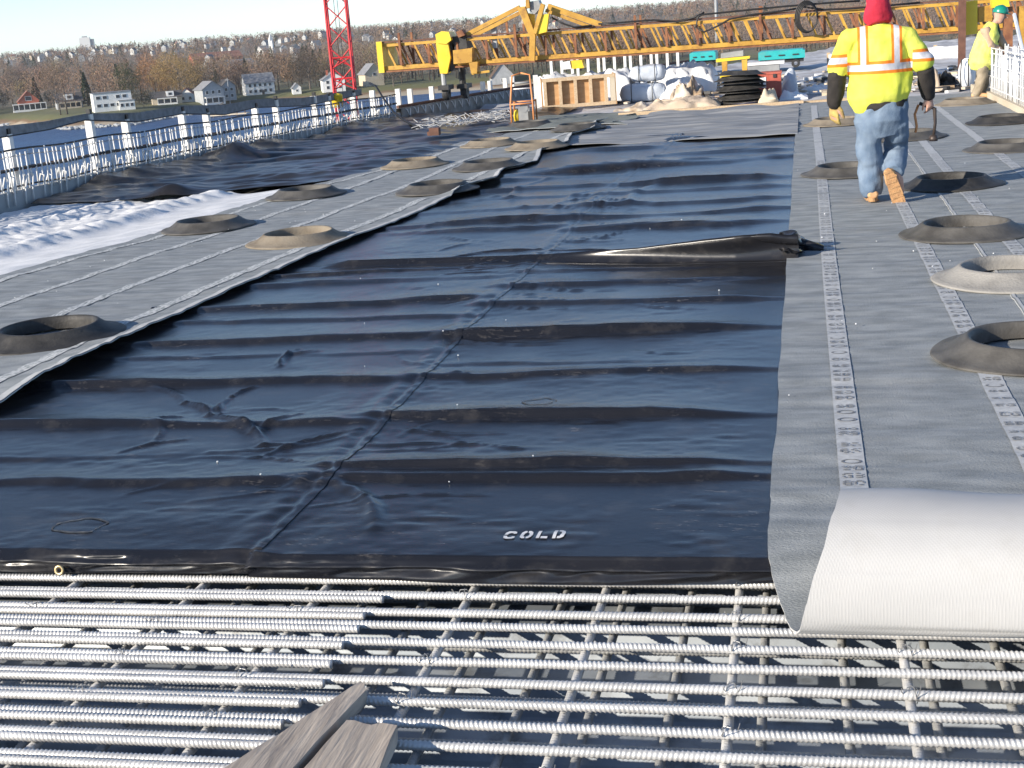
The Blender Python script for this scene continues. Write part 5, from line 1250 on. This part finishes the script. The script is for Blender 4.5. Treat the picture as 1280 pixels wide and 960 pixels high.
# orange framed engine on a board
q = px(655, 157); y = q[1]; s_ = 1/ppm(y)
t = thing('power_trowel', 'small engine in a tall orange tube frame standing on a board', 'machine', (q[0], y, .03), .05)
b = MB(); b.box((-.02, .1, .0), (.52, .5, .05)); b.build('board', M['wood'], t)
def tubes(name, L_, r, m):
    b = MB()
    for p_ in L_: b.tube(p_, r, 6)
    b.build(name, M[m], t, True)
for sx in (-.20, .20):
    tubes('frame_tube', [[(sx, -.1, .02), (sx, -.1, .36), (sx*.8, .05, .85), (0, .06, .89)]], .017, 'orange'); tubes('frame_tube', [[(sx, .3, .02), (sx, .3, .40), (sx, -.1, .40)]], .015, 'orange')
tubes('cross_tube', [[(-.2, -.1, .36), (.2, -.1, .36)]], .015, 'orange'); tubes('cross_tube', [[(-.2, .3, .38), (.2, .3, .38)]], .015, 'orange')
tubes('cross_tube', [[(-.18, .0, .62), (.18, .0, .62)]], .012, 'white'); tubes('cross_tube', [[(-.17, .05, .72), (.17, .05, .72)]], .02, 'grey')
b = MB(); b.box((.02, .1, .17), (.2, .26, .22)); b.lathe([(.001, -.12), (.08, -.12), (.08, .12), (.001, .12)], 14, (.02, .08, .28), R=Matrix.Rotation(rad(90), 3, 'X')); b.build('engine', M['grey'], t)
b = MB(); b.ell((-.12, .02, .14), (.06, .07, .12), 12, 8); b.build('fuel_can', M['yellow_b'], t, True)
b = MB(); b.box((.13, .0, .13), (.07, .1, .18)); b.build('silencer', M['dark'], t)
# tangle of short white rods beside the parapet
b = MB()
for i in range(240):
    k = rs.rand(); c = px(525+115*k, 161-13*k+rs.uniform(-7, 3), .04); a = rs.uniform(0, math.pi); e = rs.uniform(.1, .32)
    b.tube([(c[0], c[1], .03+rs.rand()*.12), (c[0]+e*math.cos(a), c[1]+e*math.sin(a), .03+rs.rand()*.12)], .007, 4)
tag(b.build('rod_tangle', M['steel']), 'tangle of short white rods strewn along the foot of the far left parapet', 'rods', kind='stuff')
b = MB()
for i in range(420):
    u = rs.uniform(690, 1215); v = rs.uniform(100, 134)-(u-690)*.035; c = px(u, v, 0)
    if not 25.7 < c[1] < 40: continue
    s = rs.uniform(.03, .12); b.box((c[0], c[1], .03), (s*rs.uniform(1, 3), s, s*.5), R=Matrix.Rotation(rs.uniform(0, 3), 3, 'Z') @ Matrix.Rotation(rs.uniform(-.3, .3), 3, 'X'), mi=i % 4)
tag(b.build('site_litter', [M['debris'], M['white'], M['dark'], M['htan']]), 'scraps of timber and packing littering the deck behind the pale sheet', 'litter', kind='stuff')
b = MB()
for i in range(90):
    g = rs.randint(3)
    if g == 0: x, y, z = rs.uniform(-6.4, -4.2), rs.uniform(8, 14), .04
    elif g == 1: x, y, z = rs.uniform(-.1, 1.9), rs.uniform(5, 15), .028
    else: x, y = rs.uniform(-3.8, -.3), rs.uniform(4.6, 12); z = float(blanket_z(np.array([x]), np.array([y]), x < float(xseam(y)))[0])-.012
    s = rs.uniform(.0025, .0065); b.ell((x, y, z), (s, s*1.3, s*.7), 5, 3, noise=.3, seed=i)
tag(b.build('crumbs', M['white']), 'specks of white grit scattered over the matting and blankets', 'grit', kind='stuff')
p_ = pxY(545, 181, 21.6); b = MB(); b.box((p_[0], p_[1], .18), (.16, .14, .12)); b.box((p_[0]-.1, p_[1]+.02, .15), (.06, .05, .06)); tag(b.build('wood_block', M['rustd']), 'small brown block lying on the far black sheet', 'block')
p0 = on_ground(897, 82); b = MB(); b.tube([(p0[0], p0[1], p0[2]-1), (p0[0]+.4, p0[1], p0[2]+34)], [.75, .6], 8); tag(b.build('mast', M['grey'], None, True), 'grey mast rising behind the middle of the girder', 'mast')
# ================================================================== PEOPLE
dg = None
def loft_into(b, pts, rads, n=14, mi=0, xdir=(1, 0, 0)):
    """closed tube through pts with (rx, ry) at each point: rx along xdir, ry across it; rounded ends"""
    P = [Vector(p) for p in pts]; xd = Vector(xdir); rings = []
    R = [r if hasattr(r, '__len__') else (r, r) for r in rads]
    for i, p in enumerate(P):
        d = (P[min(i+1, len(P)-1)]-P[max(i-1, 0)]).normalized()
        a = xd-d*xd.dot(d)
        if a.length < .15: a = Vector((0, 1, 0))-d*d.y
        a.normalize(); c = d.cross(a).normalized()
        rings.append((p, a, c, R[i], d))
    p, a, c, r, d = rings[0]; q = min(r); pre = [(p-d*q*.55, a, c, (r[0]*.75, r[1]*.75), d), ]
    p2, a2, c2, r2, d2 = rings[-1]; q2 = min(r2); post = [(p2+d2*q2*.55, a2, c2, (r2[0]*.75, r2[1]*.75), d2)]
    rings = pre+rings+post
    V = [tuple(p+a*(r[0]*math.cos(2*math.pi*k/n))+c*(r[1]*math.sin(2*math.pi*k/n))) for p, a, c, r, d in rings for k in range(n)]
    Fc = [(i*n+k, i*n+(k+1) % n, (i+1)*n+(k+1) % n, (i+1)*n+k) for i in range(len(rings)-1) for k in range(n)]
    Fc += [tuple(range(n-1, -1, -1)), tuple((len(rings)-1)*n+k for k in range(n))]
    b.add(V, Fc, mi)
def fuse(name, b, m, parent, voxel, smooth=4, wr=0.0, wf=9.0, seed=0, loc=(0, 0, 0)):
    """one continuous surface out of the closed pieces in b"""
    o = b.build(name, m, parent); 
    r = o.modifiers.new('r', 'REMESH'); r.mode = 'VOXEL'; r.voxel_size = voxel
    s = o.modifiers.new('s', 'SMOOTH'); s.iterations = smooth; s.factor = .5
    bpy.context.view_layer.update()
    me = bpy.data.meshes.new_from_object(o.evaluated_get(bpy.context.evaluated_depsgraph_get())); o.modifiers.clear()
    old = o.data; o.data = me; me.name = name; bpy.data.meshes.remove(old)
    n = len(me.vertices); co = np.zeros(n*3, np.float32); me.vertices.foreach_get('co', co); co = co.reshape(-1, 3)
    if wr:
        no = np.zeros(n*3, np.float32); me.vertices.foreach_get('normal', no); no = no.reshape(-1, 3)
        w = vn(co[:, 0]*wf+co[:, 2]*wf*.55, co[:, 2]*wf*1.1-co[:, 1]*wf*.8, seed)*.6+vn(co[:, 0]*wf*1.8-co[:, 2]*wf*.6, co[:, 2]*wf*1.5+co[:, 1]*wf, seed+1)*.4
        w = np.sign(w)*np.abs(w)**.8
        co += no*(w*wr)[:, None]; me.vertices.foreach_set('co', co.ravel())
    me.polygons.foreach_set('use_smooth', [True]*len(me.polygons)); me.update()
    if not len(me.materials): me.materials.append(m)
    return o
def hand_into(b, wrist, fwd, out, size=1.0, curl=.5, thumb=1):
    """palm, four unequal bent fingers and a thumb. fwd: wrist to knuckles, out: back of the hand"""
    w = Vector(wrist); f = Vector(fwd).normalized(); o = Vector(out); o = (o-f*o.dot(f)).normalized(); s = f.cross(o).normalized()*thumb
    k = size
    loft_into(b, [w, w+f*.035*k, w+f*.085*k], [(.024*k, .017*k), (.038*k, .017*k), (.040*k, .015*k)], 10, xdir=tuple(s))
    for i, L_ in enumerate((.072, .080, .074, .058)):
        q = w+f*.085*k+s*(.030-.020*i)*k; pts = [q]; d = f.copy(); a = curl*(.8+.1*i)
        for seg in (.45, .32, .23):
            d = (d*math.cos(a)-o*math.sin(a)*1.0).normalized(); pts.append(pts[-1]+d*L_*seg*k)
        loft_into(b, pts, [.0105*k, .010*k, .009*k, .0078*k], 8, xdir=tuple(s))
    q = w+f*.025*k+s*.034*k; d = (f*.75+s*.62-o*.25).normalized(); d2 = (f*.95+s*.15-o*.35).normalized()
    loft_into(b, [q, q+d*.034*k, q+d*.034*k+d2*.03*k, q+d*.034*k+d2*.052*k], [.014*k, .0125*k, .011*k, .009*k], 8, xdir=tuple(o))
M['skin'] = mat('skin', (.50, .29, .21), (.55, .33, .25), 8, .6, spec=.3)
M['jacket'] = mat('dark_jacket', (.018, .015, .014), (.032, .027, .024), 12, .85, .4, 40)
M['denim'] = mat('blue_denim', (.10, .15, .225), (.215, .275, .355), 6.5, .9, .4, 90, spec=.15, ramp=(.3, .72))
M['khaki'] = mat('khaki_cloth', (.26, .215, .15), (.36, .30, .22), 6, .9, .3, 60)
M['boot'] = mat('tan_boot', (.52, .30, .14), (.62, .38, .20), 14, .75, .3, 60)
M['sole'] = mat('boot_sole', (.48, .27, .12), (.34, .19, .09), 30, .8, .6, 90)
M['redcloth'] = mat('red_hood', (.40, .012, .035), (.50, .02, .05), 5, .85, .3, 50)
M['glove'] = mat('yellow_leather_glove', (.55, .40, .12), (.30, .20, .09), 9, .8, .3, 60)
M['shirt'] = mat('tan_shirt', (.46, .30, .19), (.55, .38, .26), 8, .85)
M['helmet'] = mat('green_helmet', (.008, .22, .15), (.012, .26, .18), 4, .3, spec=.6)
M['tool'] = mat('tool_steel', (.05, .04, .04), (.12, .09, .07), 9, .5, metal=.5)
def vest_mat(name, zband, xs, hw, sleeve_z):
    """lime cloth with sewn-on silver tapes edged in orange: flat trim, laid out in the vest's own coordinates"""
    m = mat(name, (.66, .71, .06), (.76, .78, .13), 4, .75, .3, 30, spec=.3)
    nt = m.node_tree; N = nt.nodes; L = nt.links; p = N['Principled BSDF']
    base = p.inputs['Base Color'].links[0].from_socket
    tc = N.new('ShaderNodeTexCoord'); s = N.new('ShaderNodeSeparateXYZ'); L.new(tc.outputs['Object'], s.inputs[0])
    def mth(op, a, b=None):
        n = N.new('ShaderNodeMath'); n.operation = op
        for i, v in enumerate((a, b)):
            if v is None: continue
            if isinstance(v, (int, float)): n.inputs[i].default_value = v
            else: L.new(v, n.inputs[i])
        return n.outputs[0]
    ax = mth('ABSOLUTE', mth('SUBTRACT', s.outputs['X'], xs[1]))
    dz = mth('ABSOLUTE', mth('SUBTRACT', s.outputs['Z'], zband)); dxx = mth('ABSOLUTE', mth('SUBTRACT', ax, xs[0]))
    body = mth('LESS_THAN', ax, xs[2])
    ds = mth('ABSOLUTE', mth('SUBTRACT', s.outputs['Z'], sleeve_z))
    # vertical tapes only above the belt
    up = mth('GREATER_THAN', s.outputs['Z'], zband)
    def band(w):
        a = mth('MULTIPLY', mth('LESS_THAN', dz, w), body)
        c = mth('MULTIPLY', mth('MULTIPLY', mth('LESS_THAN', dxx, w*.85), up), body)
        e = mth('MULTIPLY', mth('LESS_THAN', ds, w), mth('SUBTRACT', 1.0, body))
        return mth('MINIMUM', mth('ADD', mth('ADD', a, c), e), 1.0)
    o1 = band(hw*2.0); o2 = band(hw)
    m1_ = N.new('ShaderNodeMix'); m1_.data_type = 'RGBA'; L.new(o1, m1_.inputs[0]); L.new(base, m1_.inputs[6]); m1_.inputs[7].default_value = (.85, .22, .02, 1)
    m2_ = N.new('ShaderNodeMix'); m2_.data_type = 'RGBA'; L.new(o2, m2_.inputs[0]); L.new(m1_.outputs[2], m2_.inputs[6]); m2_.inputs[7].default_value = (.55, .55, .58, 1)
    L.new(m2_.outputs[2], p.inputs['Base Color']); return m

# ---- the walking man, seen from behind
YM = 12.32; O = px(1093, 251, MZ+.012)
man = thing('person', 'man in a red hood, lime vest and blue jeans walking away along the right matting', 'person', (O[0], O[1], O[2]))
def Q(u, v, dy=0.0):
    p = pxY(u, v, O[1]+dy); return Vector((p[0]-O[0], p[1]-O[1], p[2]-O[2]))
# joints
neck = Q(1098, 30); pel = Q(1103, 138); shL = Q(1061, 47); shR = Q(1137, 44); elL = Q(1046, 98, -.02); elR = Q(1157, 88, .0); wrL = Q(1043, 131, .06); wrR = Q(1161, 120, .10)
hipL = Q(1087, 150); hipR = Q(1119, 149); knL = Q(1087, 197, .05); knR = Q(1121, 184, .20); anL = Q(1091, 236, .02); anR = Q(1118, 212, -.06)
hd = Q(1097, 4, .03)
b = MB()
loft_into(b, [pel+Vector((0, 0, -.04)), pel+Vector((0, 0, .12)), Q(1100, 95), Q(1099, 66), Q(1098, 46), Q(1098, 36)], [(.19, .13), (.18, .125), (.17, .12), (.17, .11), (.15, .095), (.065, .06)], 18)
loft_into(b, [Q(1098, 40), Q(1097.5, 22)], [.06, .058], 12)
loft_into(b, [hd+Vector((0, .0, -.10)), hd+Vector((0, 0, -.03)), hd+Vector((0, 0, .05)), hd+Vector((0, 0, .09))], [(.055, .065), (.073, .092), (.074, .094), (.05, .065)], 16)
loft_into(b, [hd+Vector((0, .085, -.03)), hd+Vector((0, .118, -.045))], [.016, .014], 8)       # nose
for sx in (-1, 1): loft_into(b, [hd+Vector((sx*.074, 0, -.03)), hd+Vector((sx*.08, -.004, .012))], [.016, .018], 8)   # ears
for a, c, w_ in ((shL, elL, wrL), (shR, elR, wrR)): loft_into(b, [a, a.lerp(c, .5), c, c.lerp(w_, .5), w_], [.050, .054, .046, .041, .032], 12)
for a, c, f_ in ((hipL, knL, anL), (hipR, knR, anR)): loft_into(b, [a, a.lerp(c, .5), c, c.lerp(f_, .4), f_], [.092, .080, .060, .058, .042], 14)
loft_into(b, [anL, anL+Vector((0, .06, -.06)), anL+Vector((0, .16, -.075))], [.045, .045, .035], 10)
loft_into(b, [anR, anR+Vector((.03, .0, -.09)), anR+Vector((.05, .03, -.19))], [.045, .045, .035], 10)
hand_into(b, wrR, Vector((.15, .05, -1)), Vector((.6, -.75, 0)), 1.05, .75, 1)
hand_into(b, wrL, Vector((-.05, .15, -1)), Vector((-.6, -.75, 0)), 1.05, .35, -1)
body = fuse('body', b, M['skin'], man, .0085, 3)
# jacket: trunk hem and sleeves
b = MB()
loft_into(b, [Q(1102, 133), Q(1102, 125), Q(1100, 95), Q(1099, 60), Q(1098, 44)], [(.225, .16), (.22, .155), (.20, .145), (.19, .13), (.12, .09)], 20)
for a, c, w_ in ((shL, elL, wrL), (shR, elR, wrR)): loft_into(b, [a, a.lerp(c, .5), c, c.lerp(w_, .5), w_+(w_-c).normalized()*-.01], [.058, .072, .076, .072, .058], 14)
fuse('jacket', b, M['jacket'], man, .010, 3, .010, 9, 1)
# vest with short sleeves, pulled wide over the jacket
VM = vest_mat('lime_vest', Q(1100, 83)[2], (.135, Q(1099, 60)[0], .262), .026, Q(1046, 76)[2])
b = MB()
loft_into(b, [Q(1100, 112, 0), Q(1100, 104), Q(1099, 85), Q(1098, 62), Q(1098, 47), Q(1098, 35)], [(.262, .185), (.262, .185), (.252, .178), (.245, .168), (.205, .14), (.09, .085)], 24)
for a, c in ((shL, elL), (shR, elR)):
    e = a.lerp(c, .78); loft_into(b, [a+Vector((0, 0, -.02)), a.lerp(c, .4), e], [.080, .092, .096], 16)
    loft_into(b, [Q(1098, 40), Q(1098, 42).lerp(a, .5)+Vector((0, 0, .0)), a+Vector((0, 0, -.015))], [(.085, .085), (.085, .09), (.084, .088)], 14)
vest = fuse('vest', b, VM, man, .010, 3, .020, 7, 7)
# hem sags toward the left
me = vest.data
for v in me.vertices:
    k = max(0, min(1, (Q(1100, 95)[2]-v.co.z)/.15))
    if abs(v.co.x-Q(1100, 60)[0]) < .30: v.co.z += k*(-.050+.10*(v.co.x-Q(1093, 60)[0]))*1.2+k*.012*math.sin(v.co.x*22)
# hood
b = MB()
loft_into(b, [Q(1098, 23, -.02), Q(1097, 18, -.01), Q(1097, 10, .0), hd+Vector((0, -.01, .03)), hd+Vector((0, -.005, .085)), hd+Vector((0, 0, .115))], [(.118, .09), (.112, .11), (.100, .12), (.098, .122), (.082, .10), (.045, .05)], 18)
fuse('hood', b, M['redcloth'], man, .010, 3, .010, 11, 3)
# jeans
b = MB()
loft_into(b, [Q(1103, 124), Q(1103, 135), Q(1103, 150), Q(1103, 160)], [(.205, .14), (.215, .155), (.220, .16), (.19, .13)], 22)
for a, c, f_, r in ((hipL, knL, anL, (.120, .114, .108, .104, .100)), (hipR, knR, anR, (.120, .112, .106, .100, .092))):
    loft_into(b, [a, a.lerp(c, .5), c, c.lerp(f_, .5), f_+(f_-c).normalized()*(.012 if f_ is anL else -.01)], [(q, q*1.04) for q in r], 16)
jeans = fuse('jeans', b, M['denim'], man, .009, 1, .017, 9, 5)
# boots: left flat on the matting, right lifted with the sole toward the viewer
def boot(name, origin, R):
    up = MB(); 
    loft_into(up, [R @ Vector((0, 0, .16)), R @ Vector((0, .0, .10)), R @ Vector((0, .02, .06))], [(.060, .068), (.056, .066), (.056, .075)], 14)
    loft_into(up, [R @ Vector((0, -.05, .045)), R @ Vector((0, .06, .05)), R @ Vector((0, .15, .042)), R @ Vector((0, .20, .036))], [(.048, .042), (.050, .048), (.056, .040), (.046, .030)], 14)
    o = fuse(name, up, M['boot'], man, .008, 3, .004, 16, 8); o.location = origin
    so = MB(); n = 22; V = []
    for z in (0, .024):
        for k in range(n):
            a = 2*math.pi*k/n; y = .075+.158*math.sin(a); x = (.050+.010*math.sin(a)-.008*math.cos(2*a))*math.cos(a); V.append(tuple(R @ Vector((x, y, z))))
    so.add(V, [tuple(range(n-1, -1, -1)), tuple(range(n, 2*n))]+[(k, (k+1) % n, n+(k+1) % n, n+k) for k in range(n)])
    for k in range(8): so.box(R @ Vector((.012*(k % 2)-.006, -.055+.036*k, .0)), (.07 if k not in (0, 7) else .05, .014, .008), R=R)
    so.build('sole', M['sole'], o)
    return o
boot('boot', Vector((anL[0]-.005, anL[1]-.012, .006)), Matrix.Rotation(.06, 3, 'Z')*1.26)
ly = Vector((.30, .06, -.95)).normalized(); lz = Vector((0, .97, .22)); lz = (lz-ly*lz.dot(ly)).normalized(); lx = ly.cross(lz)
Rb = Matrix((lx, ly, lz)).transposed()*1.24
boot('boot', Vector((Q(1113, 222)[0], -.15, Q(1113, 222)[2])), Rb)
# left glove over the hand, brown palm showing
b = MB(); hand_into(b, wrL+Vector((0, 0, .02)), Vector((-.05, .15, -1)), Vector((-.6, -.75, 0)), 1.28, .38, -1); loft_into(b, [wrL+Vector((0, -.01, .05)), wrL+Vector((0, 0, .0))], [.058, .048], 12)
fuse('glove', b, M['glove'], man, .007, 2, .003, 14, 2)
# hand tool held in the right hand
h0 = wrR+Vector((.02, .03, -.11)); tl = thing('hand_tool', 'dark hand tool with a round pad hanging from the walking man\'s right hand', 'tool', O+np.array(h0))
b = MB(); b.tube([(-.09, .03, .05), (-.02, 0, .02), (.03, 0, 0), (.035, .0, -.12), (.02, .0, -.24)], [.014, .016, .017, .013, .012], 8); b.build('handle', M['tool'], tl, True)
b = MB(); b.lathe([(.001, -.02), (.035, -.02), (.04, 0), (.03, .03), (.001, .035)], 14, (.02, 0, -.25)); b.build('head', M['tool'], tl, True)
b = MB(); b.tube([(-.10, .02, .04), (-.13, .02, -.04), (-.115, .01, -.14), (-.125, .02, -.19)], .011, 6); b.build('strap', M['orange'], tl, True)

# ---- the man bending at the right parapet, green helmet
O2 = px(1224, 122, .02); m2n = thing('person', 'man in a green helmet, lime vest and khaki trousers bending over the right parapet', 'person', (O2[0], O2[1], .02))
def Q2(u, v, dy=0.0):
    p = pxY(u, v, O2[1]+dy); return Vector((p[0]-O2[0], p[1]-O2[1], p[2]-.02))
hd = Q2(1250, 19); sh1 = Q2(1232, 38, -.14); sh2 = Q2(1242, 36, .16); pel = Q2(1227, 74); el1 = Q2(1237, 56, -.16); el2 = Q2(1252, 52, .16); wr1 = Q2(1250, 63, -.04); wr2 = Q2(1257, 62, .12)
h1 = pel+Vector((-.0, -.09, -.04)); h2 = pel+Vector((.02, .09, -.04)); k1 = Q2(1228, 96, -.10); k2 = Q2(1231, 95, .14); a1 = Q2(1220, 118, -.08); a2 = Q2(1227, 116, .18)
b = MB()
loft_into(b, [pel, pel.lerp(Q2(1237, 42), .5), Q2(1237, 42), Q2(1240, 34)], [(.15, .18), (.15, .18), (.14, .20), (.09, .12)], 16)
loft_into(b, [Q2(1240, 36), Q2(1246, 26)], [.055, .055], 10)
loft_into(b, [hd+Vector((-.01, 0, -.10)), hd+Vector((0, 0, -.03)), hd+Vector((.0, 0, .06)), hd+Vector((-.01, 0, .10))], [(.06, .055), (.09, .072), (.092, .075), (.06, .05)], 14)
loft_into(b, [hd+Vector((.085, 0, -.03)), hd+Vector((.118, 0, -.05))], [.018, .015], 8)
for a, c, w_ in ((sh1, el1, wr1), (sh2, el2, wr2)): loft_into(b, [a, a.lerp(c, .5), c, c.lerp(w_, .5), w_], [.06, .052, .044, .038, .03], 10)
for a, c, f_ in ((h1, k1, a1), (h2, k2, a2)): loft_into(b, [a, c, f_], [.09, .062, .042], 12)
hand_into(b, wr1, wr1-el1, Vector((0, -.3, 1)), 1.0, .6, 1); hand_into(b, wr2, wr2-el2, Vector((0, .3, 1)), 1.0, .6, -1)
fuse('body', b, M['skin'], m2n, .011, 3)
b = MB()
for a, c, w_ in ((sh1, el1, wr1), (sh2, el2, wr2)): loft_into(b, [a, a.lerp(c, .5), c, c.lerp(w_, .6), w_], [.088, .080, .070, .06, .05], 12)
fuse('shirt_sleeves', b, M['shirt'], m2n, .012, 3, .008, 10, 21)
VM2 = mat('pale_lime_vest', (.70, .76, .10), (.78, .78, .22), 6, .75)
b = MB(); loft_into(b, [pel+Vector((0, 0, -.06)), pel+Vector((.01, 0, .06)), pel.lerp(Q2(1237, 42), .55), Q2(1236, 42), Q2(1240, 33)], [(.20, .225), (.195, .22), (.185, .215), (.17, .23), (.10, .14)], 20)
fuse('vest', b, VM2, m2n, .012, 3, .012, 8, 22)
b = MB(); c0 = Q2(1247, 36); loft_into(b, [Q2(1243, 52), Q2(1245, 40), Q2(1244, 32)], [(.07, .12), (.075, .12), (.06, .09)], 12); fuse('shirt_front', b, M['helmet_shirt'] if 'helmet_shirt' in M else mat('dark_green_shirt', (.03, .07, .03), (.05, .1, .045), 8, .9), m2n, .012, 2)
b = MB(); loft_into(b, [pel+Vector((0, 0, .02)), pel+Vector((0, 0, -.08))], [(.16, .19), (.165, .195)], 18)
for a, c, f_ in ((h1, k1, a1), (h2, k2, a2)): loft_into(b, [a, a.lerp(c, .5), c, c.lerp(f_, .5), f_], [.112, .10, .088, .082, .078], 14)
fuse('trousers', b, M['khaki'], m2n, .012, 3, .014, 9, 23)
for a in (a1, a2):
    b = MB(); loft_into(b, [a+Vector((-.01, 0, .02)), Vector((a[0], a[1], .07))], [.06, .062], 12); loft_into(b, [Vector((a[0]-.05, a[1], .045)), Vector((a[0]+.08, a[1], .048)), Vector((a[0]+.17, a[1]-.02, .035))], [(.045, .045), (.045, .045), (.04, .032)], 12); fuse('boot', b, M['boot'], m2n, .010, 2)
b = MB(); hc = hd+Vector((.005, 0, .035)); b.lathe([(.118, -.005), (.122, .01), (.116, .05), (.095, .09), (.055, .115), (.001, .122)], 24, (0, 0, 0)); b.ell((.10, 0, .004), (.075, .085, .010), 16, 6)
for q in (-.03, 0, .03): b.tube([(-.09, q, .085), (0, q*1.1, .124), (.085, q, .09)], .008, 5)
hm = b.build('helmet', M['helmet'], m2n, True, tuple(hc), (0, .22, .15))
# ================================================================== HAZE over the water and the hills
hm_ = bpy.data.materials.new('haze'); hm_.use_nodes = True; N = hm_.node_tree.nodes; L = hm_.node_tree.links
N.remove(N['Principled BSDF']); pv = N.new('ShaderNodeVolumePrincipled'); pv.inputs['Density'].default_value = .00009; pv.inputs['Color'].default_value = (.93, .95, 1, 1); pv.inputs['Anisotropy'].default_value = .2
L.new(pv.outputs[0], N['Material Output'].inputs['Volume'])
mb = MB(); mb.box((0, 5400, 26), (15200, 11600, 110)); tag(mb.build('haze', hm_), kind='stuff')
